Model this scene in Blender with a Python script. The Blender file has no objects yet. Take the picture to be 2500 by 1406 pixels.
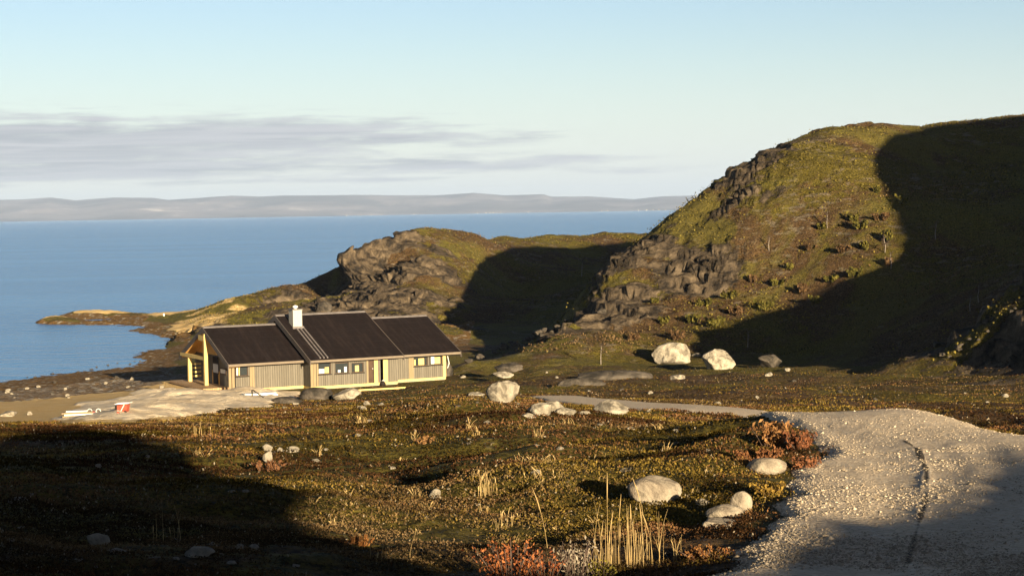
import bpy, math, random
import numpy as np
from mathutils import Matrix, Vector
R = math.radians
rng = np.random.default_rng(7)
random.seed(7)

# ---------------------------------------------------------------- camera, sun, sky, exposure
F, CX, CY, H = 4400.0, 1250.0, 703.0, 15.6
ROLL = 0.0171
PITCH = math.atan(187.0 / F)
sc = bpy.context.scene
cam = bpy.data.objects.new('camera', bpy.data.cameras.new('camera'))
sc.collection.objects.link(cam)
cam.data.sensor_width = 36.0
cam.data.lens = 36.0 * F / 2500.0
cam.data.clip_start = 0.3
cam.data.clip_end = 120000.0
fw = Vector((0, math.cos(PITCH), -math.sin(PITCH)))
rt0 = Vector((1, 0, 0)); up0 = rt0.cross(fw)
# photo horizon climbs to the right: camera rolled clockwise
rt = rt0 * math.cos(ROLL) - up0 * math.sin(ROLL)
up = rt.cross(fw)
cam.matrix_world = Matrix(((rt.x, up.x, -fw.x, 0), (rt.y, up.y, -fw.y, 0), (rt.z, up.z, -fw.z, H), (0, 0, 0, 1)))
sc.camera = cam

SUN_A, SUN_E = 23.5, 9.3            # degrees right of straight behind the camera; elevation
sh = Vector((math.sin(R(SUN_A)), -math.cos(R(SUN_A)), 0))
sdir = (sh * math.cos(R(SUN_E)) + Vector((0, 0, math.sin(R(SUN_E))))).normalized()
sl = bpy.data.lights.new('sun', 'SUN'); sl.energy = 5.0; sl.angle = R(0.5); sl.color = (1.0, 0.82, 0.56)
so = bpy.data.objects.new('sun', sl); sc.collection.objects.link(so)
so.rotation_euler = sdir.to_track_quat('Z', 'Y').to_euler(); so.location = (60, -80, 90)

sc.view_settings.view_transform = 'Standard'; sc.view_settings.look = 'None'
sc.view_settings.gamma = 1.0
sc.view_settings.exposure = 1.6

world = bpy.data.worlds.new('World'); sc.world = world; world.use_nodes = True
nt = world.node_tree; nt.nodes.clear()
class G:
    """tiny node-graph helper"""
    def __init__(s, nt): s.nt = nt
    def n(s, t, **kw):
        o = s.nt.nodes.new(t)
        for k, v in kw.items():
            if k.startswith('_'): setattr(o, k[1:], v)
        return o
    def set(s, o, **kw):
        for k, v in kw.items(): s.inp(o.inputs[k], v)
        return o
    def inp(s, sock, v):
        if isinstance(v, bpy.types.NodeSocket): s.nt.links.new(v, sock)
        else: sock.default_value = v
    def math(s, op, a, b=0.0, clamp=False):
        o = s.nt.nodes.new('ShaderNodeMath'); o.operation = op; o.use_clamp = clamp
        s.inp(o.inputs[0], a); s.inp(o.inputs[1], b); return o.outputs[0]
    def mix(s, f, a, b, blend='MIX'):
        o = s.nt.nodes.new('ShaderNodeMix'); o.data_type = 'RGBA'; o.blend_type = blend
        s.inp(o.inputs[0], f)
        for sock, v in ((o.inputs[6], a), (o.inputs[7], b)):
            if not isinstance(v, bpy.types.NodeSocket) and len(v) == 3: v = (*v, 1)
            s.inp(sock, v)
        return o.outputs[2]
    def noise(s, vec, scale, detail=4, rough=0.55, dist=0.0):
        o = s.nt.nodes.new('ShaderNodeTexNoise'); s.inp(o.inputs['Vector'], vec)
        o.inputs['Scale'].default_value = scale; o.inputs['Detail'].default_value = detail
        o.inputs['Roughness'].default_value = rough; o.inputs['Distortion'].default_value = dist
        return o.outputs['Fac']
    def voro(s, vec, scale, feature='F1', out='Distance'):
        o = s.nt.nodes.new('ShaderNodeTexVoronoi'); o.feature = feature; s.inp(o.inputs['Vector'], vec)
        o.inputs['Scale'].default_value = scale; return o.outputs[out]
    def step(s, v, a, b, lo=0.0, hi=1.0):
        o = s.nt.nodes.new('ShaderNodeMapRange'); o.interpolation_type = 'SMOOTHSTEP'
        s.inp(o.inputs[0], v)
        for i, q in enumerate((a, b, lo, hi)): o.inputs[i + 1].default_value = q
        return o.outputs[0]
    def scalev(s, vec, sx, sy, sz, rot=(0, 0, 0)):
        o = s.nt.nodes.new('ShaderNodeMapping'); s.inp(o.inputs[0], vec)
        o.inputs['Scale'].default_value = (sx, sy, sz); o.inputs['Rotation'].default_value = rot
        return o.outputs[0]
g = G(nt)
sky = g.n('ShaderNodeTexSky', _sky_type='NISHITA', _sun_disc=False, _sun_elevation=R(SUN_E),
          _sun_rotation=math.atan2(sdir.x, sdir.y), _altitude=20.0, _air_density=1.0, _dust_density=0.6, _ozone_density=1.2)
tc = g.n('ShaderNodeTexCoord').outputs['Generated']
sep = g.n('ShaderNodeSeparateXYZ'); g.inp(sep.inputs[0], tc)
az = g.math('ARCTAN2', sep.outputs[0], sep.outputs[1]); el = g.math('ARCSINE', sep.outputs[2])
cv = g.n('ShaderNodeCombineXYZ'); g.inp(cv.inputs[0], g.math('MULTIPLY', az, 9.0)); g.inp(cv.inputs[1], g.math('MULTIPLY', el, 75.0))
n1 = g.noise(cv.outputs[0], 2.6, 9, 0.62, 0.3)
n2 = g.noise(g.scalev(cv.outputs[0], .55, 1.9, 1), 2.0, 6, 0.55, 0.6)
dens = None
for cx_, cy_, wx_, wy_, k_ in ((60, 350, 760, 70, 1.15), (560, 335, 520, 50, 1.1), (250, 405, 700, 34, 1.1), (980, 345, 380, 24, .8), (1050, 408, 480, 26, .85), (1330, 395, 330, 14, .5), (700, 442, 650, 9, .6), (1560, 430, 300, 12, .42), (20, 446, 110, 9, .6)):
    a_ = g.math('MULTIPLY', g.math('SUBTRACT', az, (cx_ - 1250) / 4400), 4400 / wx_); e_ = g.math('MULTIPLY', g.math('SUBTRACT', el, (525 - cy_) / 4400), 4400 / wy_)
    gs = g.math('MULTIPLY', g.math('EXPONENT', g.math('MULTIPLY', g.math('ADD', g.math('MULTIPLY', a_, a_), g.math('MULTIPLY', e_, e_)), -1.0)), k_)
    dens = gs if dens is None else g.math('MAXIMUM', dens, gs)
cf = g.step(g.math('ADD', dens, g.math('MULTIPLY', g.math('SUBTRACT', g.math('ADD', g.math('MULTIPLY', n1, .55), g.math('MULTIPLY', n2, .45)), .5), 3.0)), .14, .92)
cf = g.math('MULTIPLY', cf, g.step(dens, .03, .30))
pal = g.step(el, R(-0.5), R(6.5), 0.62, 0.0)     # pale veil that thickens towards the horizon
skyc = g.mix(1.0, sky.outputs[0], (0.87, 0.93, 1.17), 'MULTIPLY')
veil = g.mix(pal, skyc, (6.2, 6.85, 7.5))
ccol = g.mix(g.step(n2, 0.35, 0.65), (2.9, 3.05, 3.35), (4.0, 4.05, 4.3))
cl = g.mix(g.math('MULTIPLY', cf, 0.92), veil, ccol)
cl = g.mix(g.step(el, R(9), R(35)), cl, g.mix(1.0, cl, (.20, .20, .24), 'MULTIPLY'))     # sky above the frame dimmed to cut fill light in the shade
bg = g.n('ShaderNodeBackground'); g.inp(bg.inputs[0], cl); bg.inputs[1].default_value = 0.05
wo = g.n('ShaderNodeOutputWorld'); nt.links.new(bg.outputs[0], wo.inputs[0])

# ---------------------------------------------------------------- pixel <-> world
RT = np.array(rt); UP = np.array(up); FW = np.array(fw)
def ray(px, py):
    px = np.asarray(px, float); py = np.asarray(py, float)
    d = FW + ((px - CX) / F)[..., None] * RT + ((CY - py) / F)[..., None] * UP
    return d / d[..., 1:2]                       # per metre of world Y
def P(px, py, d):
    r = ray(px, py); return np.array([r[..., 0] * d, np.zeros_like(r[..., 0]) + d, H + r[..., 2] * d]).T

# ---------------------------------------------------------------- numpy noise
def _h(ix, iy, seed):
    n = (ix.astype(np.int64) * 374761393 + iy.astype(np.int64) * 668265263 + seed * 1442695041) & 0xffffffff
    n = ((n ^ (n >> 13)) * 1274126177) & 0xffffffff
    return ((n ^ (n >> 16)) & 0xffff) / 65535.0
def vnoise(x, y, seed=0):
    ix = np.floor(x); iy = np.floor(y); fx = x - ix; fy = y - iy
    fx = fx * fx * (3 - 2 * fx); fy = fy * fy * (3 - 2 * fy)
    a = _h(ix, iy, seed); b = _h(ix + 1, iy, seed); c = _h(ix, iy + 1, seed); d = _h(ix + 1, iy + 1, seed)
    return (a + (b - a) * fx + (c - a) * fy + (a - b - c + d) * fx * fy) * 2 - 1
def fbm(x, y, sc_, oct_=4, seed=0, gain=0.5):
    s = 0; a = 1.0; t = 0
    for i in range(oct_):
        c, q = math.cos(0.6 * i + seed), math.sin(0.6 * i + seed)
        s = s + a * vnoise((x * c - y * q) / sc_ + 17.3 * i, (x * q + y * c) / sc_ - 9.1 * i, seed * 31 + i)
        t += a; a *= gain; sc_ *= 0.5
    return s / t
def sstep(a, b, x):
    t = np.clip((x - a) / (b - a), 0, 1); return t * t * (3 - 2 * t)

# ---------------------------------------------------------------- terrain control surfaces
class RBF:
    def __init__(s, pts, val, c, smooth=0.0):
        s.p = np.asarray(pts, float); v = np.asarray(val, float); s.c = c
        n = len(s.p); A = np.zeros((n + 3, n + 3))
        A[:n, :n] = -np.sqrt(((s.p[:, None] - s.p[None]) ** 2).sum(-1) + c * c) + smooth * np.eye(n)
        A[:n, n] = 1; A[:n, n + 1:] = s.p; A[n, :n] = 1; A[n + 1:, :n] = s.p.T
        s.w = np.linalg.solve(A, np.concatenate([v, np.zeros(3)]))
    def __call__(s, x, y):
        sh_ = np.shape(x); x = np.ravel(x); y = np.ravel(y); o = np.empty(x.size)
        for i in range(0, x.size, 60000):
            a = x[i:i + 60000]; b = y[i:i + 60000]
            k = -np.sqrt((a[:, None] - s.p[:, 0]) ** 2 + (b[:, None] - s.p[:, 1]) ** 2 + s.c ** 2)
            o[i:i + 60000] = k @ s.w[:len(s.p)] + s.w[-3] + s.w[-2] * a + s.w[-1] * b
        return o.reshape(sh_)
def polar(x, y):
    return np.arctan2(x, y) * 2.2, 0.5 * np.log(np.maximum(x * x + y * y, 1.0))
W = lambda l: [P(a, b, c) for a, b, c in l]

gp = []
for x in (-500, 0, 400, 800, 1230, 1600):
    for y, d in ((1406, 12.9), (1300, 15.7), (1200, 20), (1100, 28), (1050, 36)): gp.append(P(x, y, d))
gp += W([(-600, 1010, 70), (-600, 985, 105), (0, 1018, 62), (0, 1000, 82), (0, 985, 110), (0, 962, 145), (0, 935, 172.5), (-600, 945, 172),
         (200, 1010, 68), (200, 995, 88), (200, 975, 118), (200, 945, 150), (200, 910, 181),
         (400, 1000, 66), (400, 984, 90), (400, 962, 120), (400, 930, 155), (345, 890, 192),
         (565, 1000, 66), (565, 980, 92), (565, 964, 133.5), (470, 945, 137), (450, 905, 170), (415, 855, 209),
         (800, 1000, 62), (800, 975, 92), (800, 957, 134), (1090, 965, 95), (1090, 935, 142), (1090, 985, 70),
         (1230, 1000, 60), (1230, 980, 78), (1250, 950, 110), (1250, 920, 140), (1250, 893, 156),
         (1450, 1000, 62), (1450, 975, 82), (1450, 930, 122), (1450, 897, 150),
         (1650, 1002, 60), (1650, 980, 80), (1650, 930, 120), (1650, 897, 148),
         (1850, 1320, 16.1), (1850, 1200, 20.4), (1850, 1100, 26.4), (1850, 1012, 37), (1850, 985, 80), (1850, 930, 120), (1850, 898, 145),
         (2050, 1406, 13.9), (2050, 1250, 18.2), (2050, 1150, 22.8), (2050, 1060, 29.4), (2050, 1019, 36.5),
         (2250, 1406, 13.9), (2250, 1250, 18.2), (2250, 1150, 22.6), (2250, 1060, 29), (2250, 1019, 36), (2150, 1019, 36.5), (2350, 1035, 32.5),
         (2250, 985, 76), (2250, 940, 108), (2250, 900, 134), (2500, 1406, 13.7), (2500, 1250, 17.8), (2500, 1130, 23.4), (2500, 1068, 28.5),
         (2500, 1030, 66), (2500, 970, 92), (2500, 905, 116), (2900, 1250, 18), (2900, 1080, 29), (2900, 980, 90), (2900, 850, 130)])
# hidden dip behind the crest of the road
for x, y, d, dz in ((1850, 1012, 50, -.6), (2050, 1005, 46, -.8), (2250, 1001, 45, -.9), (2400, 1030, 40, -.8), (2500, 1068, 36, -.8)):
    q = P(x, y, d); q[2] += dz; gp.append(q)
# near the camera, out of frame
for x, y, z in ((0, 0, 14.1), (-6, 2, 13.8), (6, 2, 14.3), (0, 6, 13.75), (-8, -10, 14.8), (16, -12, 15.0), (35, -10, 15.5), (40, 20, 15.5), (-30, -10, 14.0), (-40, 20, 11), (60, 60, 12.5),
                (70, 100, 11), (-50, 50, 9.3), (-110, 172, -1.5), (-90, 120, 3.4), (-100, 60, 8)):
    gp.append(np.array([x, y, z]))
# bank behind the viewpoint
_s, _c, _t = math.sin(R(SUN_A)), math.cos(R(SUN_A)), math.tan(R(SUN_E))
for (px, py, d), w in zip(((965, 1400, 13), (1870, 1255, 18.2), (2000, 1310, 16.4), (2380, 1395, 14.1), (2420, 1250, 18), (2450, 1150, 22.3), (2500, 1100, 26)), (5, 6, 6, 6, 5, 5, 5)):
    q = P(px, py, d); u = q[0] * _c + q[1] * _s; v = q[2] - (q[0] * _s - q[1] * _c) * _t
    gp.append(np.array([u * _c + w * _s, u * _s - w * _c, v + w * _t]))
for x, y, z in ((-6, -10, 15.0), (-2, -25, 15.5), (2, -25, 15.5), (-5, -90, 17), (5, -90, 17)): gp.append(np.array([x, y, z]))
# sea bed
for x, y, z in ((-60, 205, -2.5), (-30, 235, -2.5), (-90, 260, -6), (-30, 205, -.6), (-100, 200, -3.5), (0, 260, -5), (40, 260, -5), (90, 260, -5), (0, 400, -12), (-150, 400, -15), (200, 400, -12),
                (0, 200, -1), (20, 200, -1), (60, 180, 0), (100, 160, 6), (150, 100, 14)):
    gp.append(np.array([x, y, z]))
gp = np.array(gp)
G_ = RBF(np.stack(polar(gp[:, 0], gp[:, 1]), 1), gp[:, 2], 0.06)
def z_ground(x, y): return G_(*polar(x, y))

hl = W([(1105, 893, 152), (1200, 880, 155), (1300, 873, 158), (1400, 877, 160), (1600, 882, 162), (1800, 887, 160), (2000, 885, 152), (2200, 876, 144), (2500, 858, 128),
        (1200, 868, 160), (1300, 830, 170), (1400, 790, 178), (1480, 740, 184), (1490, 680, 187), (1508, 612, 192),
        (1600, 550, 200), (1715, 497, 207), (1830, 400, 199), (1920, 347, 205), (2010, 311, 207), (2100, 301, 213), (2200, 296, 219), (2350, 291, 225), (2500, 286, 236), (2800, 285, 237),
        (1600, 650, 187), (1600, 740, 180), (1600, 820, 171), (1800, 600, 187), (1800, 700, 181), (1800, 800, 171), (1850, 500, 191), (1720, 560, 194),
        (2000, 450, 191), (2000, 600, 183), (2000, 700, 176), (2000, 800, 165), (2200, 400, 199), (2200, 550, 180), (2200, 700, 171), (2200, 800, 157),
        (2400, 400, 203), (2400, 550, 178), (2400, 700, 159), (2400, 800, 141), (2800, 550, 161), (2800, 750, 132)])
for x, y, d in ((1715, 497, 207), (1830, 400, 199), (1920, 347, 205), (2010, 311, 207), (2200, 296, 219), (2500, 286, 236), (2800, 285, 237)):
    q = P(x, y, d)
    hl.append(np.array([q[0] - 4, q[1] + 12, q[2] - 6])); hl.append(np.array([q[0] - 8, q[1] + 28, q[2] * .35 - 2])); hl.append(np.array([q[0] - 8, q[1] + 60, -6]))
for x, y, d, z in ((1100, 880, 165, -.5), (1180, 860, 175, 0), (1300, 840, 190, 0.3), (1400, 800, 207, .5), (1440, 740, 225, 1.5), (1470, 690, 240, 2.5), (1520, 650, 262, 2), (1350, 800, 215, -2), (1250, 800, 215, -4), (1300, 700, 260, -6), (1100, 800, 215, -6),
                   (1450, 600, 290, -6), (1600, 900, 140, -2), (1200, 900, 135, -2), (2000, 900, 130, -1), (2400, 900, 105, -1), (800, 900, 150, -6), (700, 800, 220, -9)):
    q = P(x, y, d); q[2] = z; hl.append(q)
hl += [np.array([2, 225, 0.]), np.array([0, 212, -2.]), np.array([10, 243, 2.]), np.array([-5, 235, -3.]), np.array([4, 252, -3.]), np.array([6, 232, 1.5])]
hl += [np.array([90, 110, 13.]), np.array([110, 70, 14.]), np.array([130, 200, 38.]), np.array([0, 60, -6.]), np.array([50, 60, 0.]), np.array([-80, 100, -10.]), np.array([-120, 250, -15.]),
       np.array([0, 420, -12.]), np.array([180, 420, -10.]), np.array([200, 100, 30.])]
hl = np.array(hl); hl[(hl[:, 2] > 22) & (hl[:, 0] > 43) & (hl[:, 1] > 190), 2] -= .8
Hh = RBF(hl[:, :2], hl[:, 2], 5.0, .6)

sp = W([(846, 640, 262), (862, 617, 264), (900, 594, 267), (960, 574, 270), (1060, 562, 274), (1140, 568, 282), (1220, 581, 302), (1300, 585, 325), (1400, 587, 345), (1510, 590, 360), (1600, 592, 368),
        (856, 668, 259), (880, 690, 256), (930, 690, 253), (900, 640, 262), (1000, 640, 259), (1000, 600, 267), (1100, 640, 264), (1200, 635, 276), (1300, 630, 290), (1400, 628, 300), (1480, 628, 305),
        (1000, 720, 240), (1100, 720, 248), (1200, 720, 260), (1300, 720, 268), (866, 720, 246), (850, 760, 235), (840, 790, 226), (900, 790, 223), (1000, 790, 217), (1100, 800, 228), (1180, 800, 233),
        (1100, 880, 186), (1180, 850, 208), (1300, 800, 226), (1400, 745, 246), (1450, 700, 262), (1000, 850, 200), (900, 850, 190),
        (830, 705, 262), (740, 700, 272), (660, 715, 270), (600, 740, 263), (700, 740, 252), (780, 740, 247), (780, 780, 232), (700, 780, 232), (640, 790, 228), (560, 768, 252), (450, 768, 266),
        (500, 800, 232), (540, 780, 240), (470, 815, 222), (440, 840, 215), (480, 850, 205), (560, 830, 208), (700, 850, 190), (450, 880, 187), (560, 880, 178), (700, 900, 165),
        (300, 762, 287), (380, 765, 280), (200, 766, 290), (150, 773, 286), (120, 781, 279), (84, 790, 271.5), (150, 796, 265.5), (300, 812, 247.5), (390, 826, 235), (415, 836, 228), (200, 785, 276), (300, 786, 268), (400, 795, 256)])
sil = ((846, 640, 262), (862, 617, 264), (900, 594, 267), (960, 574, 270), (1060, 562, 274), (1140, 568, 282), (1220, 581, 302), (1300, 585, 325), (1400, 587, 345), (1510, 590, 360), (1600, 592, 368))
for x, y, d in sil:
    q = P(x, y, d); sp.append(np.array([q[0] - 3, q[1] + 18, q[2] * .75])); sp.append(np.array([q[0] - 5, q[1] + 55, -3]))
for x, y, d, z in ((815, 700, 275, 3.0), (800, 700, 300, -2), (700, 700, 298, -2), (560, 750, 290, -2), (450, 760, 298, -1.5), (300, 750, 310, -2), (150, 760, 310, -2.5), (60, 780, 285, -2.5), (20, 800, 270, -5), (84, 810, 255, -2.5), (200, 830, 240, -2.5), (300, 850, 225, -2.5), (380, 860, 213, -1.2),
                   (300, 900, 195, -1.5), (200, 930, 170, -4), (0, 700, 360, -12), (600, 700, 380, -12), (1100, 600, 420, -12), (0, 900, 200, -6), (400, 980, 120, -4), (800, 980, 120, -3), (1200, 960, 120, -3), (1400, 880, 165, -2), (1550, 800, 200, -2), (1600, 700, 250, 2)):
    q = P(x, y, d); q[2] = z; sp.append(q)
sp = np.array(sp); Sp = RBF(sp[:, :2], sp[:, 2], 4.0)
def smax(a, b, k):
    h = np.maximum(k - np.abs(a - b), 0) / k; return np.maximum(a, b) + h * h * k * .25
# spur that comes in from the right and rises to a shoulder outside the frame
def z_open(x, y): return smax(z_ground(x, y), np.where(y > 60, Hh(x, y), -20.0), 1.0)
_ds = np.concatenate([np.arange(6, 60, .15), np.arange(60, 420, .4)])
def hit(px, py, f=None):
    f = f or z_base
    r = ray(px, py); X = r[0] * _ds; Z = H + r[2] * _ds
    z = f(X, _ds + 0 * X); k = np.nonzero(Z < z)[0]
    i = k[0] if len(k) else len(_ds) - 1
    return np.array([X[i], _ds[i], z[i]])
def crest(p, y):
    """where the sun ray through p crosses the line Y = y"""
    t = (p[1] - y) / math.cos(R(SUN_A)); return p[0] + t * math.sin(R(SUN_A)), p[2] + t * math.tan(R(SUN_E))
def sun_uvw(p):
    s, c = math.sin(R(SUN_A)), math.cos(R(SUN_A)); w = p[0] * s - p[1] * c; return p[0] * c + p[1] * s, p[2] - w * math.tan(R(SUN_E)), w
SPC = [(8, -6), (17, -1.5)] + [(q[0], q[2]) for q in (P(2150, 892, 127), P(2300, 838, 126), P(2400, 772, 125), P(2500, 700, 124))]
SPC += [c for c in (crest(hit(a, b, z_open), 122) for a, b in ((1700, 832), (1850, 772), (2000, 722), (2120, 662), (2200, 642), (2240, 560), (2230, 470), (2120, 400), (2160, 335), (2190, 300))) if c[0] > 36]
SPC += [(a + 0., b + .7) for a, b in (crest(hit(2320, 296, z_open), 122), crest(hit(2480, 291, z_open), 122))]
SPC += [(SPC[-1][0] + 8, SPC[-1][1] - 2), (SPC[-1][0] + 80, SPC[-1][1] - 14)]
SPC.sort()
SPC = np.array(SPC)
def z_spur(x, y):
    zc = np.interp(x, SPC[:, 0], SPC[:, 1]); dy = y - (124 - .02 * (x - 30)) - fbm(x, y, 16, 2, 90) * 2
    fall = np.where(dy > 0, .62, np.where(x < 45, .30, .42)) * (np.sqrt(dy * dy + 9) - 3)
    return zc - fall
def z_base(x, y):
    x = np.asarray(x, float); y = np.asarray(y, float)
    g0 = z_ground(x, y)
    h0 = np.where(y > 60, Hh(x, y), -20.0)
    s0 = np.where(y > 100, Sp(x, y), -20.0)
    return smax(smax(smax(g0, h0, 1.0), s0, 1.0), np.where(x > 8, z_spur(x, y), -20.0), 1.0)

# ---------------------------------------------------------------- mesh + object helpers
def link(o, parent=None):
    sc.collection.objects.link(o)
    if parent: o.parent = parent
    return o
def tag(o, label=None, cat=None, group=None, kind=None):
    if label: o['label'] = label
    if cat: o['category'] = cat
    if group: o['group'] = group
    if kind: o['kind'] = kind
    return o
def mesh_np(name, v, f, mat, parent=None, smooth=True, attrs=None):
    """v (n,3); f (m,k) fixed size polygons"""
    me = bpy.data.meshes.new(name); v = np.ascontiguousarray(v, dtype=np.float32); f = np.ascontiguousarray(f, dtype=np.int32)
    me.vertices.add(len(v)); me.vertices.foreach_set('co', v.ravel())
    m, k = f.shape
    me.loops.add(m * k); me.loops.foreach_set('vertex_index', f.ravel())
    me.polygons.add(m); me.polygons.foreach_set('loop_start', np.arange(0, m * k, k, dtype=np.int32))
    me.update(calc_edges=True)
    if smooth: me.polygons.foreach_set('use_smooth', np.ones(m, bool))
    for an, arr in (attrs or {}).items():
        a = me.attributes.new(an, 'FLOAT_COLOR', 'POINT'); a.data.foreach_set('color', np.ascontiguousarray(arr, dtype=np.float32).ravel())
    me.materials.append(mat)
    return link(bpy.data.objects.new(name, me), parent)
def mesh_py(name, v, f, mat, parent=None, smooth=False):
    me = bpy.data.meshes.new(name); me.from_pydata([tuple(map(float, a)) for a in v], [], [tuple(int(i) for i in a) for a in f]); me.update()
    if smooth: me.polygons.foreach_set('use_smooth', np.ones(len(me.polygons), bool))
    me.materials.append(mat)
    return link(bpy.data.objects.new(name, me), parent)
class MB:
    """collects boxes, prisms and tubes into ONE mesh"""
    def __init__(s): s.v = []; s.f = []
    def add(s, v, f):
        k = len(s.v); s.v += [tuple(a) for a in v]; s.f += [tuple(i + k for i in a) for a in f]; return s
    def box(s, x0, x1, y0, y1, z0, z1):
        v = [(x, y, z) for z in (z0, z1) for y in (y0, y1) for x in (x0, x1)]
        return s.add(v, [(0, 2, 3, 1), (4, 5, 7, 6), (0, 1, 5, 4), (2, 6, 7, 3), (0, 4, 6, 2), (1, 3, 7, 5)])
    def prism(s, poly, axis, a, b):
        """poly: 2-D outline; axis 'x','y' or 'z' is the extrusion axis"""
        n = len(poly)
        def mk(p, q, t): return {'x': (t, p, q), 'y': (p, t, q), 'z': (p, q, t)}[axis]
        v = [mk(p, q, a) for p, q in poly] + [mk(p, q, b) for p, q in poly]
        return s.add(v, [tuple(range(n))[::-1], tuple(range(n, 2 * n))] + [(i, (i + 1) % n, n + (i + 1) % n, n + i) for i in range(n)])
    def bar(s, p, q, w, h=None, n=4, tw=None):
        """tapered bar from p to q, width w at p and tw at q"""
        p = Vector(p); q = Vector(q); h = h or w; tw = w if tw is None else tw
        d = (q - p).normalized(); a = d.cross(Vector((0, 0, 1)))
        a = Vector((1, 0, 0)) if a.length < 1e-4 else a.normalized(); b = a.cross(d)
        v = []
        for c, k in ((p, 1.0), (q, tw / w)):
            for i in range(n):
                t = 2 * math.pi * (i + .5) / n; r_ = 0.7071 if n == 4 else 0.5
                v.append(c + a * math.cos(t) * w * k * r_ + b * math.sin(t) * h * k * r_)
        return s.add(v, [tuple(range(n))[::-1], tuple(range(n, 2 * n))] + [(i, (i + 1) % n, n + (i + 1) % n, n + i) for i in range(n)])
    def tube(s, pts, rad, n=6):
        """smooth tapering tube through pts with radii rad"""
        pts = [Vector(p) for p in pts]; base = len(s.v)
        for i, p in enumerate(pts):
            d = (pts[min(i + 1, len(pts) - 1)] - pts[max(i - 1, 0)]).normalized()
            a = d.cross(Vector((0.3, 1, 0.1))).normalized(); b = a.cross(d)
            for k in range(n):
                t = 2 * math.pi * k / n; s.v.append(tuple(p + (a * math.cos(t) + b * math.sin(t)) * rad[i]))
        for i in range(len(pts) - 1):
            for k in range(n):
                a0 = base + i * n + k; a1 = base + i * n + (k + 1) % n; s.f.append((a0, a1, a1 + n, a0 + n))
        s.f.append(tuple(base + k for k in range(n))[::-1]); s.f.append(tuple(base + (len(pts) - 1) * n + k for k in range(n)))
        return s
    def build(s, name, mat, parent=None, smooth=False): return mesh_py(name, s.v, s.f, mat, parent, smooth)
def empty(name, loc, rz=0.0):
    o = bpy.data.objects.new(name, None); o.empty_display_size = .3; link(o); o.location = loc; o.rotation_euler = (0, 0, rz); return o

# ---------------------------------------------------------------- materials
def mat(name):
    m = bpy.data.materials.new(name); m.use_nodes = True; m.node_tree.nodes.clear(); q = G(m.node_tree)
    b = q.n('ShaderNodeBsdfPrincipled'); o = q.n('ShaderNodeOutputMaterial'); m.node_tree.links.new(b.outputs[0], o.inputs[0])
    b.inputs['Roughness'].default_value = 0.8
    b.inputs['Specular IOR Level'].default_value = 0.25
    return m, q, b
def bump(q, b, h, dist, strength=1.0):
    o = q.n('ShaderNodeBump'); q.inp(o.inputs['Height'], h); o.inputs['Distance'].default_value = dist; o.inputs['Strength'].default_value = strength
    q.inp(b.inputs['Normal'], o.outputs[0])
def simple(name, c, c2=None, scale=3.0, stretch=(1, 1, 1), rough=0.8, bmp=0.0, spec=0.25):
    m, q, b = mat(name); co = q.n('ShaderNodeTexCoord').outputs['Object']; v = q.scalev(co, *stretch)
    n = q.noise(v, scale, 5, 0.6)
    q.inp(b.inputs['Base Color'], q.mix(q.step(n, 0.3, 0.7), c, c2 or tuple(x * .7 for x in c)))
    b.inputs['Roughness'].default_value = rough; b.inputs['Specular IOR Level'].default_value = spec
    if bmp: bump(q, b, n, bmp)
    return m
def pos(q): return q.n('ShaderNodeNewGeometry').outputs['Position']
def attr(q, name): o = q.n('ShaderNodeAttribute'); o.attribute_name = name; return o

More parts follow.
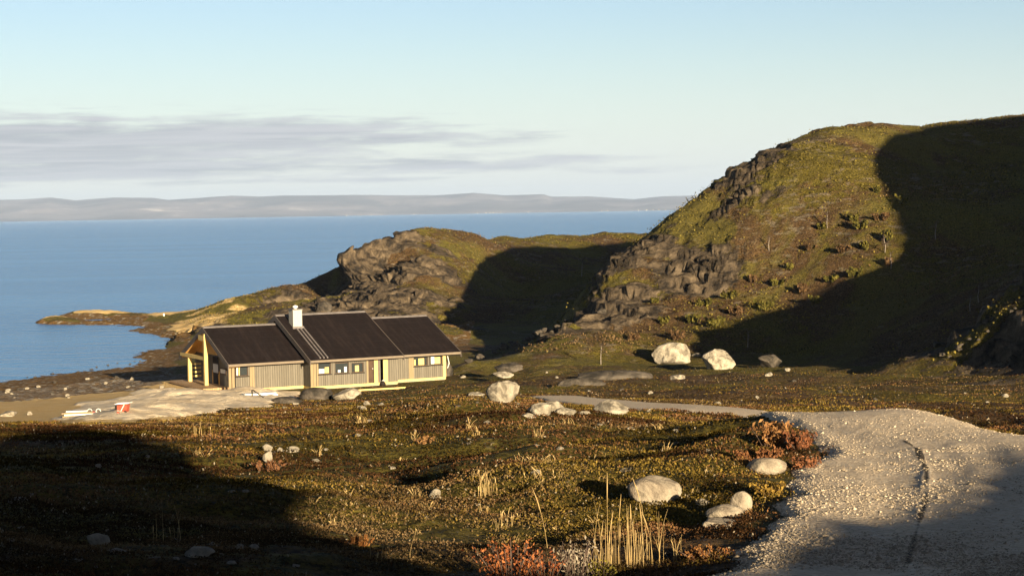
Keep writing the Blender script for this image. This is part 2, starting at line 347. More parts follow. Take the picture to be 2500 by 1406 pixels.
def rock_color(q, p, pale, mid, dark, scale):
    n = q.noise(p, scale, 8, 0.65, 0.6); v = q.noise(p, scale * 4.3, 5, 0.7)
    c = q.mix(q.step(n, 0.36, 0.56), dark, mid); c = q.mix(q.step(n, 0.5, 0.72), c, pale)
    c = q.mix(q.step(v, 0.55, 0.75, 0, .55), c, tuple(x * .45 for x in mid))
    return c, n, v
def make_ground():
    m, q, b = mat('heath_ground'); p = pos(q)
    a1 = attr(q, 'm1'); s1 = q.n('ShaderNodeSeparateColor'); q.inp(s1.inputs[0], a1.outputs['Color'])
    a2 = attr(q, 'm2'); s2 = q.n('ShaderNodeSeparateColor'); q.inp(s2.inputs[0], a2.outputs['Color'])
    rock, beach, sand = s1.outputs[0], s1.outputs[1], s1.outputs[2]; weed = a1.outputs['Alpha']
    far, green, rust = s2.outputs[0], s2.outputs[1], s2.outputs[2]
    big = q.noise(p, 0.16, 5, 0.6, 0.4); mid = q.noise(p, 0.9, 6, 0.65, 0.3); fine = q.noise(p, 7.0, 5, 0.7); vf = q.noise(p, 30.0, 3, 0.7)
    moss = q.mix(q.step(fine, 0.35, 0.65), (0.030, 0.026, 0.006), (0.150, 0.115, 0.020))
    brown = q.mix(q.step(fine, 0.35, 0.65), (0.026, 0.016, 0.008), (0.135, 0.080, 0.034))
    t = q.step(q.math('ADD', q.math('ADD', q.math('MULTIPLY', big, 0.45), q.math('MULTIPLY', mid, 0.65)), q.math('MULTIPLY', q.math('SUBTRACT', q.math('SUBTRACT', rust, green), q.math('MULTIPLY', far, .15)), 0.22)), 0.48, 0.64)
    c = q.mix(t, moss, brown)
    c = q.mix(q.step(mid, 0.60, 0.72, 0, .5), c, (0.20, 0.165, 0.10))            # dry grass
    c = q.mix(q.math('MULTIPLY', q.step(fine, 0.62, 0.70), q.step(mid, 0.42, 0.6, 0, .8)), c, (0.24, 0.22, 0.19))   # lichen and stone flecks
    fl = q.noise(q.scalev(p, .55, .55, 2.2), 1.1, 7, .72, .4); fb = q.noise(p, .10, 4, .6)
    c = q.mix(q.math('MULTIPLY', far, q.step(q.math('ADD', fl, q.math('MULTIPLY', q.math('SUBTRACT', fb, .5), .25)), .55, .63, 0, .85)), c, q.mix(q.step(fine, .3, .7), (0.085, 0.070, 0.050), (0.23, 0.185, 0.125)))
    gsl = q.noise(p, .075, 5, .62, .8)
    c = q.mix(q.math('MULTIPLY', far, q.step(gsl, .46, .58, 0, .75)), c, q.mix(q.step(fine, .3, .7), (0.060, 0.056, 0.012), (0.185, 0.155, 0.030)))
    rc, rn, rv = rock_color(q, p, (0.22, 0.165, 0.105), (0.105, 0.078, 0.050), (0.026, 0.021, 0.016), 0.55)
    rk = q.step(q.math('ADD', rock, q.math('MULTIPLY', q.math('SUBTRACT', mid, 0.5), 1.1)), 0.42, 0.56)
    c = q.mix(rk, c, rc)
    sc_ = q.voro(p, 2.6, 'F1', 'Color'); ss = q.n('ShaderNodeSeparateColor'); q.inp(ss.inputs[0], sc_)
    stone = q.mix(q.step(ss.outputs[0], 0.55, 1.0), q.mix(q.step(fine, .3, .7), (0.11, 0.070, 0.036), (0.30, 0.21, 0.12)), (0.34, 0.30, 0.24))
    c = q.mix(q.step(q.math('ADD', beach, q.math('MULTIPLY', q.math('SUBTRACT', mid, 0.5), 0.5)), .4, .6), c, stone)
    weedc = q.mix(q.step(fine, 0.3, 0.7), (0.065, 0.036, 0.014), (0.24, 0.14, 0.048))
    weedc = q.mix(q.step(ss.outputs[1], 0.82, 0.9, 0, .8), weedc, (0.30, 0.27, 0.21))
    c = q.mix(q.step(q.math('ADD', weed, q.math('MULTIPLY', q.math('SUBTRACT', mid, 0.5), 0.5)), .4, .6), c, weedc)
    sandc = q.mix(q.step(mid, 0.35, 0.65), (0.66, 0.43, 0.16), (0.72, 0.52, 0.25))
    c = q.mix(q.step(q.math('ADD', sand, q.math('MULTIPLY', q.math('SUBTRACT', mid, 0.5), 0.5)), .4, .6), c, sandc)
    q.inp(b.inputs['Base Color'], c)
    b.inputs['Roughness'].default_value = 0.95; b.inputs['Specular IOR Level'].default_value = 0.1
    h = q.math('ADD', q.math('ADD', q.math('MULTIPLY', mid, 0.9), q.math('MULTIPLY', fine, 0.30)), q.math('MULTIPLY', vf, 0.08))
    h = q.math('ADD', h, q.math('MULTIPLY', q.math('MULTIPLY', rn, rk), 0.8))
    bump(q, b, h, 0.55)
    return m
M = {}
M['ground'] = make_ground()
def make_road():
    m, q, b = mat('road_gravel'); p = pos(q)
    n = q.noise(p, 1.6, 5, 0.6); f = q.noise(p, 22.0, 4, 0.8); v = q.voro(p, 24.0, 'F1', 'Color'); s = q.n('ShaderNodeSeparateColor'); q.inp(s.inputs[0], v)
    d = q.voro(p, 24.0, 'F1', 'Distance')
    c = q.mix(q.step(s.outputs[0], 0.0, 1.0), (0.52, 0.405, 0.275), (0.72, 0.575, 0.40))
    c = q.mix(q.step(s.outputs[1], 0.80, 0.92), c, (0.72, 0.62, 0.47))
    c = q.mix(q.step(n, 0.5, 0.75, 0, .35), c, (0.36, 0.28, 0.19))
    ln = attr(q, 'wear'); ls = q.n('ShaderNodeSeparateColor'); q.inp(ls.inputs[0], ln.outputs['Color'])
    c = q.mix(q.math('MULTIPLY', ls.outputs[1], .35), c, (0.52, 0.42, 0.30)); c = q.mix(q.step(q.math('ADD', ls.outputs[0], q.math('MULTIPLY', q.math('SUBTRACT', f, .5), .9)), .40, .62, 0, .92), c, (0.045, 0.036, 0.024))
    q.inp(b.inputs['Base Color'], c); b.inputs['Roughness'].default_value = .95; b.inputs['Specular IOR Level'].default_value = 0.1
    v2 = q.voro(q.scalev(p, 1, 1, 1), 7.0)
    bump(q, b, q.math('ADD', q.math('ADD', q.math('MULTIPLY', q.math('SUBTRACT', 1.0, d), 0.022), q.math('MULTIPLY', f, 0.025)), q.math('MULTIPLY', n, .08)), 0.9)
    return m
M['road'] = make_road()
def make_yard():
    m, q, b = mat('yard_sand'); p = pos(q)
    n = q.noise(p, 1.1, 6, 0.6, .3); f = q.noise(p, 9.0, 5, 0.7)
    c = q.mix(q.step(n, 0.3, 0.7), (0.74, 0.58, 0.37), (0.84, 0.69, 0.47)); c = q.mix(q.step(f, 0.58, 0.70, 0, .75), c, (0.22, 0.165, 0.10)); c = q.mix(q.step(q.noise(p, .35, 5, .7), .52, .62, 0, .6), c, (0.52, 0.39, 0.235)); c = q.mix(q.step(q.noise(p, 14.0, 2, .6), .68, .74), c, (0.80, 0.74, 0.62))
    q.inp(b.inputs['Base Color'], c); bump(q, b, q.math('ADD', n, q.math('MULTIPLY', f, .3)), 0.25); return m
M['yard'] = make_yard()
def make_rock(name, pale, mid, dark, scale, bmp, gran=True):
    m, q, b = mat(name); p = q.n('ShaderNodeTexCoord').outputs['Object']
    c, n, v = rock_color(q, p, pale, mid, dark, scale)
    if gran:
        w = q.noise(p, scale * 18, 3, 0.8); c = q.mix(q.step(w, 0.60, 0.72, 0, .6), c, tuple(x * .35 for x in mid))
    q.inp(b.inputs['Base Color'], c); bump(q, b, q.math('ADD', q.math('MULTIPLY', n, .8), q.math('MULTIPLY', v, .35)), bmp)
    b.inputs['Roughness'].default_value = .9; b.inputs['Specular IOR Level'].default_value = .15
    return m
M['pale_rock'] = make_rock('pale_rock', (0.46, 0.40, 0.30), (0.33, 0.285, 0.21), (0.13, 0.11, 0.08), 1.6, .22)
M['smooth_rock'] = make_rock('smooth_rock', (0.40, 0.34, 0.25), (0.30, 0.25, 0.18), (0.18, 0.145, 0.105), 2.6, .08)
M['grey_rock'] = make_rock('grey_rock', (0.15, 0.125, 0.095), (0.085, 0.07, 0.053), (0.03, 0.026, 0.02), 0.8, .25)
def make_water():
    m, q, b = mat('sea_water'); p = pos(q)
    d = q.n('ShaderNodeVectorMath'); d.operation = 'LENGTH'; q.inp(d.inputs[0], p)
    w1 = q.noise(q.scalev(p, 0.10, 0.32, 1), 1.0, 5, 0.6); w2 = q.noise(q.scalev(p, 0.004, 0.02, 1), 1.0, 4, 0.6, .4)
    base = q.mix(q.step(w2, 0.35, 0.65), (0.035, 0.165, 0.400), (0.055, 0.210, 0.470))
    q.inp(b.inputs['Base Color'], base)
    b.inputs['Roughness'].default_value = .22; b.inputs['IOR'].default_value = 1.33; b.inputs['Specular IOR Level'].default_value = 0.5
    bump(q, b, w1, 1.1); return m
M['water'] = make_water()
def make_far():
    m, q, b = mat('far_slope'); p = pos(q)
    n = q.noise(q.scalev(p, 0.0011, 0.0011, 0.004), 1.0, 6, 0.6, .4); c = q.mix(q.step(n, .40, .62), (0.12, 0.11, 0.12), (0.26, 0.23, 0.24))
    c = q.mix(q.step(n, .62, .72, 0, .8), c, (0.70, 0.64, 0.58))
    q.inp(b.inputs['Base Color'], c); return m
M['far'] = make_far()

# ---------------------------------------------------------------- regions (world polygons)
def inside_sd(x, y, poly):
    """signed distance, positive inside"""
    best = np.full(x.shape, 1e9); ins = np.zeros(x.shape, bool); n = len(poly)
    for i in range(n):
        x0, y0 = poly[i]; x1, y1 = poly[(i + 1) % n]; dx, dy = x1 - x0, y1 - y0
        t = np.clip(((x - x0) * dx + (y - y0) * dy) / (dx * dx + dy * dy + 1e-9), 0, 1)
        best = np.minimum(best, np.hypot(x - x0 - t * dx, y - y0 - t * dy))
        c = (y0 > y) != (y1 > y)
        with np.errstate(divide='ignore', invalid='ignore'): ins ^= c & (x < (x1 - x0) * (y - y0) / (y1 - y0 + 1e-12) + x0)
    return np.where(ins, best, -best)
def pline(x, y, pl):
    best = np.full(x.shape, 1e9)
    for i in range(len(pl) - 1):
        x0, y0 = pl[i]; x1, y1 = pl[i + 1]; dx, dy = x1 - x0, y1 - y0
        t = np.clip(((x - x0) * dx + (y - y0) * dy) / (dx * dx + dy * dy + 1e-9), 0, 1)
        best = np.minimum(best, np.hypot(x - x0 - t * dx, y - y0 - t * dy))
    return best
def wp(l): return [tuple(hit(a, b)[:2]) for a, b in l]
ROAD = wp([(1700, 1440), (1780, 1385), (1850, 1330), (1890, 1265), (1945, 1200), (1930, 1165), (2010, 1125), (2000, 1080), (1950, 1045), (1880, 1022), (1800, 1014), (1700, 1010), (1560, 1004), (1440, 992), (1330, 977),
           (1290, 968), (1400, 967), (1500, 977), (1600, 985), (1700, 990), (1790, 996), (1880, 1006)])
ROAD += [tuple(P(a, b, d)[:2]) for a, b, d in ((2050, 1005, 38.5), (2200, 1001, 38), (2330, 1016, 34), (2440, 1052, 29.5), (2520, 1072, 28), (2900, 1120, 25), (2900, 1440, 12.5))]
RIDGE1 = wp([(2060, 1062), (2130, 1062), (2200, 1082), (2240, 1105), (2262, 1160), (2258, 1240), (2240, 1300), (2215, 1390)])
RUT2 = wp([(2400, 1095), (2455, 1150), (2475, 1230), (2470, 1330)])
RUT3 = wp([(1990, 1040), (2110, 1090), (2180, 1150), (2190, 1250), (2130, 1390)])
YARD = wp([(150, 1006), (200, 988), (290, 974), (365, 958), (440, 946), (520, 955), (570, 966), (640, 968), (720, 966), (700, 976), (640, 984), (560, 988), (470, 998), (400, 1004), (340, 1010), (200, 1015)])
SHOREP = wp([(-250, 1018), (0, 1017), (150, 1017), (330, 1014), (450, 1002), (540, 972), (520, 945), (470, 930), (445, 905), (425, 862), (395, 868), (330, 890), (200, 910), (100, 922), (0, 935), (-250, 950)])
SHOREP = SHOREP[:10] + [(-18, 214), (-40, 215), (-60, 200), (-90, 185), (-100, 150)]
GRAVP = wp([(-250, 990), (0, 980), (150, 972), (300, 955), (440, 928), (520, 918), (480, 880)]) + [(-10, 214), (-40, 215), (-60, 200), (-90, 185), (-100, 150)]
YMID = (np.mean([a for a, b in YARD]), np.mean([b for a, b in YARD]))

HORG = P(1250, 700, 135)[:2]  # placeholder, replaced below
HTH = R(27.9); HU = np.array([math.cos(HTH), math.sin(HTH)]); HN = np.array([math.sin(HTH), -math.cos(HTH)])
HO = np.array([-23.27, 135.0, H - 12.846])
def local_house(x, y):
    dx, dy = x - HO[0], y - HO[1]; return dx * HU[0] + dy * HU[1], -(dx * HN[0] + dy * HN[1])   # local x, local y (away from the camera)

# rocky patches: pixel, radius in metres, strength
ROCKS = [(870, 665, 262, 14, 1.7), (905, 640, 262, 13, 1.4), (940, 690, 252, 12, 1.4), (1000, 690, 246, 12, 1.0), (860, 760, 235, 13, 1.5), (930, 770, 226, 13, 1.4), (900, 720, 244, 12, 1.5), (1000, 740, 236, 11, 1.1), (1060, 600, 268, 10, .35),
         (960, 600, 266, 14, .6), (1560, 640, 190, 6, 1.0), (1640, 635, 186, 5, 1.0), (1715, 650, 184, 4.5, 1.1), (1500, 700, 184, 5.5, 1.0), (1560, 705, 182, 4, .7), (1480, 750, 180, 7, 1.0), (1430, 775, 178, 7, 1.0),
         (1340, 815, 174, 6, 1.0), (1260, 845, 168, 5, 1.0), (1190, 868, 161, 5, 1.0), (1130, 885, 155, 4, 1.0), (1820, 495, 196, 7, .8), (1930, 440, 200, 9, .7), (1870, 440, 198, 6, .7), (2010, 370, 205, 12, .42), (2080, 340, 208, 9, .42),
         (2460, 740, 122, 9, 1.0), (2380, 790, 124, 8, 1.0), (2440, 800, 115, 7, .9), (2310, 840, 124, 6, .9), (2480, 850, 105, 6, .7), (470, 820, 222, 7, 1.1), (440, 800, 232, 6, .8), (300, 775, 275, 22, .35), (700, 775, 245, 6, .4), (780, 760, 245, 5, .8),
         (2150, 310, 256, 12, .4), (1800, 500, 204, 5, .7), (1600, 590, 196, 4, .6), (800, 600, 266, 8, .6)]
RW = [(*P(a, b, d)[:2], r_, s_) for a, b, d, r_, s_ in ROCKS]

def terrain(X, Y):
    """height and masks at world X, Y"""
    Z = z_base(X, Y); r = np.hypot(X, Y)
    zg = z_ground(X, Y)
    rock = np.zeros(X.shape)
    for a, b, rr, s_ in RW: rock = np.maximum(rock, s_ * np.exp(-(((X - a) ** 2 + (Y - b) ** 2) / (rr * rr)) ** 1.2))
    rock = rock * sstep(-.45, .25, fbm(X * .9 - Y * .35, Y * 1.6 + X * .4, 7, 4, 77) + .35 * (rock - .6))
    hillm = sstep(.2, 1.5, Z - zg)                      # 1 on the hill and headland
    lx, ly = local_house(X, Y)
    hm = sstep(3.5, 0.8, np.maximum(np.maximum(-lx - .5, lx - 19), np.abs(ly) - 6.4))    # near the house: flat
    near = sstep(130, 95, r)
    near_s = (r > 45) & (r < 260) & (X < 5)
    sds = np.full(X.shape, -9.0); sds[near_s] = inside_sd(X[near_s], Y[near_s], SHOREP)
    sdg = np.full(X.shape, -9.0); sdg[near_s] = inside_sd(X[near_s], Y[near_s], GRAVP)
    wob_ = fbm(X, Y, 6, 4, 5); shore = (1 - hillm) * sstep(-1, 1.5, sds + wob_ * 2)
    zb = Z + wob_ * .4; gb = sstep(-1.5, 1.5, sdg + wob_ * 4)
    weed = np.maximum(shore * sstep(1.35, 1.0, zb), hillm * sstep(1.6, 1.1, zb + fbm(X, Y, 9, 3, 8) * .6) * (X < -5))
    beach = shore * gb * (1 - weed)
    sand = shore * (1 - gb) * (1 - weed)
    spit = hillm * sstep(-26, -31, X) * sstep(226, 234, Y) * sstep(.35, .6, zb)
    spit2 = spit * sstep(-33, -40, X) * sstep(.5, 1.1, fbm(X, Y, 8, 3, 89) + 1) * .62; weed = weed * (1 - spit); sand = np.maximum(sand, spit2)
    sdr = np.full(X.shape, -9.0); k = (r < 100) & (Y > 5); sdr[k] = inside_sd(X[k], Y[k], ROAD)
    sdr = sdr + (fbm(X, Y, 1.2, 3, 44) * .22 + fbm(X, Y, .3, 2, 45) * .08)
    roadm = sstep(-1.4, .3, sdr)
    sdy = np.full(X.shape, -9.0); k = (np.hypot(X - YMID[0], Y - YMID[1]) < 80); sdy[k] = inside_sd(X[k], Y[k], YARD)
    sdy = sdy + fbm(X, Y, 2.5, 4, 51) * 1.2
    flat = np.maximum(np.maximum(np.maximum(roadm, hm), np.where(Y > 38, sstep(-11, -1, sdr) * .9, 0)), np.maximum(shore * .85, np.maximum(sstep(-9, -1, sdy) * .93, sstep(-14, -1, sds) * .9)))
    hum = fbm(X, Y, 9, 3, 1) * (.8 + .2 * sstep(-4, 0, X) - .45 * sstep(40, 80, r)) + fbm(X * .6, Y, 2.8, 4, 2) * (.50 + .16 * sstep(-6, -2, X)) * (1 - .3 * sstep(60, 100, r)) + np.abs(fbm(X * .5, Y, 1.1, 3, 3)) * .26
    hum *= (.55 + .45 * sstep(8, 34, r)) * sstep(0, 14, Y)
    lo_ = sstep(-2, -8, X) * sstep(24, 38, r) * sstep(110, 80, r)
    hum = hum * (1 - .7 * lo_) - .22 * lo_
    Z = Z + (1 - flat) * (1 - hillm * .35) * hum - flat * lo_ * .25 * (1 - hm)
    Z = Z + (1 - roadm) * (1 - hm) * np.where(r < 70, fbm(X, Y, .45, 3, 4) * .05, 0)
    rough = fbm(X, Y, 7, 4, 9) * 1.1 + fbm(X, Y, 2.0, 3, 10) * .35
    Z = Z + hillm * sstep(-1, 3, Z) * rough * .6
    # rock steps
    st = (Z + fbm(X, Y, 5, 3, 12) * 1.6 + .12 * X) / 1.5; fr = st - np.floor(st)
    Z = Z + np.clip(rock, 0, 1) * (sstep(.35, .65, fr) - fr) * 1.1 * hillm
    rid = 1 - np.abs(fbm(X * .35 + Y * .5, Y * 1.2 - X * .75, 2.6, 4, 13)) * 2.6
    Z = Z + np.clip(rock, 0, 1) * hillm * np.minimum(rid - .6, .3) * .35
    # beach stones
    cob = np.maximum(beach, weed * .6)
    Z = Z + cob * (np.abs(fbm(X, Y, 1.1, 3, 14)) * .30 + fbm(X, Y, .8, 2, 15) * .08)
    Z = np.where((X > -14) & (Y > 140) & (Y < 250) & (X < 40), smax(Z, .75 + fbm(X, Y, 4, 3, 88) * .3, .6), Z)
    # road wear
    k = (r < 60) & (roadm > 0.01)
    if k.any():
        x, y = X[k], Y[k]; wob = fbm(x, y, 1.6, 3, 20) * .12
        d1 = pline(x, y, RIDGE1) + wob; d2 = pline(x, y, RUT2) + wob; d3 = pline(x, y, RUT3) + wob
        dz = .012 * np.exp(-(d1 / .055) ** 2) * (.6 + fbm(x, y, .8, 2, 23)) - .006 * np.exp(-((d1 - .4) / .28) ** 2) - .02 * np.exp(-(d2 / .20) ** 2) + .01 * np.exp(-((d2 - .4) / .15) ** 2) - .018 * np.exp(-(d3 / .30) ** 2)
        dz += fbm(x, y, 2.2, 3, 21) * .018 + fbm(x, y, .25, 3, 22) * .012
        Z[k] += dz * roadm[k]
    k = sdy > -4
    Z[k] += sstep(-1.5, 2.5, sdy[k]) * (.10 + .65 * np.clip(fbm(X[k], Y[k], 4, 5, 52) + .1, 0, 1) + .12 * fbm(X[k], Y[k], 1.0, 3, 53)) * (1 - hm[k])
    Z = np.where(hm > 0, Z * (1 - hm) + (np.minimum(Z, HO[2] - .3) * .0 + HO[2] - .02) * hm, Z)
    green = sstep(-.1, .35, fbm(X, Y, 26, 3, 30)) ; rust = sstep(-.05, .3, fbm(X, Y, 12, 3, 31))
    return Z, rock, beach, sand, weed, shore, hillm, roadm, sdr, sdy, green, rust

# ---------------------------------------------------------------- ground sheet (rings around the viewpoint)
th = np.concatenate([np.radians(np.arange(-180, -60, 4.0)), np.radians(np.arange(-60, -20, .8)), np.radians(np.arange(-20, 20.001, .042)), np.radians(np.arange(20.8, 60, .8)), np.radians(np.arange(60, 180.1, 4.0))])
rr = [0.4]
while rr[-1] < 460:
    q_ = rr[-1]; rr.append(q_ + (q_ * .06 if q_ < 9 else q_ * .0085 if q_ < 100 else (.5 if q_ < 150 else .38 if q_ < 370 else q_ * .012)))
rr = np.array(rr)
TT, RR = np.meshgrid(th, rr)
GX, GY = np.sin(TT) * RR, np.cos(TT) * RR
GZ, rock, beach, sand, weed, shore, hillm, roadm, sdr, sdy, green, rust = terrain(GX, GY)
nr, nth = GX.shape
idx = np.arange(nr * nth).reshape(nr, nth)
quads = np.stack([idx[:-1, :-1], idx[:-1, 1:], idx[1:, 1:], idx[1:, :-1]], -1).reshape(-1, 4)
# crumbling of the rock faces along their own normals, and the overhanging brow of the headland
gxr = np.gradient(GX, axis=0), np.gradient(GY, axis=0), np.gradient(GZ, axis=0)
gxt = np.gradient(GX, axis=1), np.gradient(GY, axis=1), np.gradient(GZ, axis=1)
nx = gxr[1] * gxt[2] - gxr[2] * gxt[1]; ny = gxr[2] * gxt[0] - gxr[0] * gxt[2]; nz = gxr[0] * gxt[1] - gxr[1] * gxt[0]
nl = np.sqrt(nx * nx + ny * ny + nz * nz) + 1e-9; sg = np.sign(nz); nx, ny, nz = nx / nl * sg, ny / nl * sg, nz / nl * sg
steep = 1 - nz
rock = np.clip(np.maximum(rock, hillm * sstep(.55, .75, steep) * .35), 0, 1.2)
kk = (rock > .15) & (hillm > .3) & (np.abs(TT) < .5)
wx_, wy_, wz_ = GX[kk], GY[kk], GZ[kk]
wn_ = fbm(wx_ + wz_ * .5, wy_ + wz_ * .3, 6.0, 4, 60); wm_ = fbm(wx_ - wz_ * .3, wy_ + wz_ * .6, 1.6, 3, 62)
saw = lambda t: t - np.floor(t)
s1_ = saw((wx_ * .28 + wy_ * .10 + wz_ * .95) / 1.1 + wn_ * 1.9); s2_ = saw((wx_ * .75 - wy_ * .45 + wz_ * .25) / 1.7 + wn_ * 2.2 + 3); s3_ = saw((wx_ * .2 + wy_ * .1 + wz_) / .5 + wn_ * 2)
crag = (s1_ * .6 + s2_ * .5) * (.35 + .65 * sstep(-.3, .3, fbm(wx_, wy_ + wz_, 5, 2, 66))) + s3_ * .14 + wm_ * .22 - .4
crag = crag * np.clip(rock[kk], 0, 1) * (.35 + .65 * sstep(.05, .25, steep[kk])) * 1.35
GX[kk] += nx[kk] * crag; GY[kk] += ny[kk] * crag; GZ[kk] += nz[kk] * crag * .6
bx, by, _ = P(848, 660, 262)
br = np.exp(-(((GX - bx) / 9) ** 2 + ((GY - by) / 12) ** 2)) * hillm
GX -= br * (1.5 * np.exp(-((GZ - 9.2) / 1.6) ** 2) - 1.6 * np.exp(-((GZ - 5.6) / 1.3) ** 2))
V = np.stack([GX, GY, GZ], -1).reshape(-1, 3)
m1 = np.stack([rock, beach, sand, weed], -1).reshape(-1, 4)
m2 = np.stack([sstep(60, 200, RR), green, rust, np.ones_like(rock)], -1).reshape(-1, 4)
ground = mesh_np('ground', V, quads, M['ground'], attrs={'m1': m1, 'm2': m2}); tag(ground, kind='structure')

def sheet(name, sd, rise, material, lim=-.6, wear=False):
    S = sd.ravel(); ok = (S[quads] > lim).all(1) & (np.hypot(V[quads[:, 0], 0], V[quads[:, 0], 1]) > 2)
    q_ = quads[ok]; used, inv = np.unique(q_, return_inverse=True)
    v = V[used].copy(); v[:, 2] += rise * (sstep(-.25, .25, S[used]) * 2 - 1)
    at = None
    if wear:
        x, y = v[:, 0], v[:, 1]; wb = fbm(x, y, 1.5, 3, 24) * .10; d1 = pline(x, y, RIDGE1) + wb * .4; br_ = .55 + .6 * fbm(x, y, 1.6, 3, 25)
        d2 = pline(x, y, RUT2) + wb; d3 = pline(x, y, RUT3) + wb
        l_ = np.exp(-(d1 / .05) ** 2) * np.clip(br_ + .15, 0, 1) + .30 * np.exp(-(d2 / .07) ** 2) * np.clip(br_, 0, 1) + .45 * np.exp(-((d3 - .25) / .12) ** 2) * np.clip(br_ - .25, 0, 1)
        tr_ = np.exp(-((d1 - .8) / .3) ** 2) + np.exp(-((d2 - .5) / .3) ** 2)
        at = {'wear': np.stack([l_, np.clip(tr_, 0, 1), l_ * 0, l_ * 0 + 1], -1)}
    o = mesh_np(name, v, inv.reshape(q_.shape), material, attrs=at); return tag(o, kind='structure')
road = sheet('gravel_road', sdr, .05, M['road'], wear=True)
yard = sheet('gravel_yard', sdy, .07, M['yard'])

def zt(x, y):
    return float(terrain(np.array([[x]], float), np.array([[y]], float))[0][0, 0])
_dd = np.concatenate([np.arange(8, 60, .06), np.arange(60, 420, .2)])
def on_ground(x, y):
    t = np.arctan2(x, y); r = np.hypot(x, y)
    i = np.clip(np.searchsorted(rr, r) - 1, 0, nr - 2); j = np.clip(np.searchsorted(th, t) - 1, 0, nth - 2)
    a = (r - rr[i]) / (rr[i + 1] - rr[i]); b = (t - th[j]) / (th[j + 1] - th[j])
    def f(A): return (A[i, j] * (1 - a) + A[i + 1, j] * a) * (1 - b) + (A[i, j + 1] * (1 - a) + A[i + 1, j + 1] * a) * b
    return f
def spot(px, py):
    """terrain point seen at a photo pixel"""
    r_ = ray(px, py); X = r_[0] * _dd; Zr = H + r_[2] * _dd
    z1 = on_ground(X, _dd + 0 * X)(GZ); h_ = np.nonzero(Zr < z1)[0]; i = h_[0] if len(h_) else len(_dd) - 1
    return np.array([X[i], _dd[i], z1[i]])

# ---------------------------------------------------------------- sea and far coast
sea = MB(); sea.add([(-60000, -9000, 0), (60000, -9000, 0), (60000, 60000, 0), (-60000, 60000, 0)], [(0, 1, 2, 3)])
tag(sea.build('sea', M['water']), kind='structure')
FS = np.array([(-900, 487), (0, 489), (60, 488), (130, 483), (190, 490), (280, 483), (380, 484), (415, 489), (500, 484), (570, 479), (640, 482), (700, 479), (900, 477), (1000, 478), (1070, 478), (1160, 472), (1240, 478),
               (1330, 475), (1350, 481), (1440, 480), (1550, 487), (1620, 480), (1700, 478), (1800, 484), (2400, 476), (3400, 484)], float)
az_ = (FS[:, 0] - CX) / F; hz_ = (541 - 3.8 - ROLL * FS[:, 0] - FS[:, 1]) / F
ta = np.linspace(-.5, .5, 900); rd = np.linspace(0, 1, 60); TA, RD = np.meshgrid(ta, rd)
shr = 16500 + 900 * fbm(TA * 30, TA * 0 + 3, 3, 4, 70) - 600 * TA
D_ = shr + RD * 5000
top = np.interp(TA, az_, hz_) * (shr + 3500) + H
prof = sstep(0, .7, RD ** .8) * (1 - .5 * sstep(.7, 1, RD))
FX, FY = TA * D_, D_
rel = fbm(FX, FY, 1800, 6, 71) + .45 * fbm(FX, FY, 500, 4, 72)
FZ = -3 + (top + 3) * np.clip(prof * (1 + rel * .9 * (1 - prof)) + rel * .22 * prof * (1 - prof) * 3, 0, 1.0)
ii = np.arange(TA.size).reshape(TA.shape)
fq = np.stack([ii[:-1, :-1], ii[:-1, 1:], ii[1:, 1:], ii[1:, :-1]], -1).reshape(-1, 4)
tag(mesh_np('far_hills', np.stack([FX, FY, FZ], -1).reshape(-1, 3), fq, M['far']), kind='structure')

# ---------------------------------------------------------------- unseen block added behind the viewpoint to throw the lower-left shadow
def sunpt(u, v, w):
    s, c = math.sin(R(SUN_A)), math.cos(R(SUN_A)); return (u * c + w * s, u * s - w * c, v + w * math.tan(R(SUN_E)))
ed = [sun_uvw(hit(a, b))[:2] for a, b in ((0, 1062), (20, 1047), (100, 1036), (200, 1034), (285, 1036), (345, 1070), (480, 1108), (560, 1152), (640, 1215), (720, 1265), (830, 1312), (965, 1400))]
oc = [(-30, 10), (-30, 16.8), (2, ed[0][1] - .5)] + ed + [(3, 13.2), (2, 10)]
vv = [sunpt(u, v, 9) for u, v in oc] + [sunpt(u + .3, v - .3, 15) for u, v in oc]
n_ = len(oc)
lo = mesh_py('shadow_block', vv, [tuple(range(n_)), tuple(range(n_, 2 * n_))[::-1]] + [(i, i + n_, (i + 1) % n_ + n_, (i + 1) % n_) for i in range(n_)], M['grey_rock'])
tag(lo, 'unseen block added behind the viewpoint to cast the lower-left shadow', 'rock')

# ---------------------------------------------------------------- cabin
def siding(name, ca, cb, n=1.0):
    m, q, b = mat(name); co = q.n('ShaderNodeTexCoord').outputs['Object']
    s = q.n('ShaderNodeSeparateXYZ'); q.inp(s.inputs[0], co)
    t = q.math('ADD', s.outputs[0], s.outputs[1]); fr = q.math('FRACT', q.math('MULTIPLY', t, 5.6 * n)); bid = q.math('FLOOR', q.math('MULTIPLY', t, 5.6 * n))
    wn = q.n('ShaderNodeTexWhiteNoise', _noise_dimensions='1D'); q.inp(wn.inputs['W'], bid)
    gr = q.noise(q.scalev(co, 9, 9, .7), 2.0, 4, .6)
    c = q.mix(wn.outputs['Value'], ca, cb); c = q.mix(q.step(gr, .4, .7, 0, .35), c, tuple(x * .6 for x in ca))
    gap = q.step(fr, .06, .14); c = q.mix(gap, tuple(x * .35 for x in ca), c)
    q.inp(b.inputs['Base Color'], c); bump(q, b, gap, .02); return m
M['siding'] = siding('grey_boards', (0.124, 0.108, 0.080), (0.158, 0.139, 0.105))
M['new_wood'] = simple('new_wood', (0.60, 0.45, 0.17), (0.50, 0.36, 0.13), 2, (6, 6, .6))
M['trim'] = simple('trim_wood', (0.25, 0.185, 0.10), (0.20, 0.15, 0.085), 2, (6, 6, .6))
M['pine'] = siding('pine_panel', (0.72, 0.38, 0.09), (0.80, 0.46, 0.12))
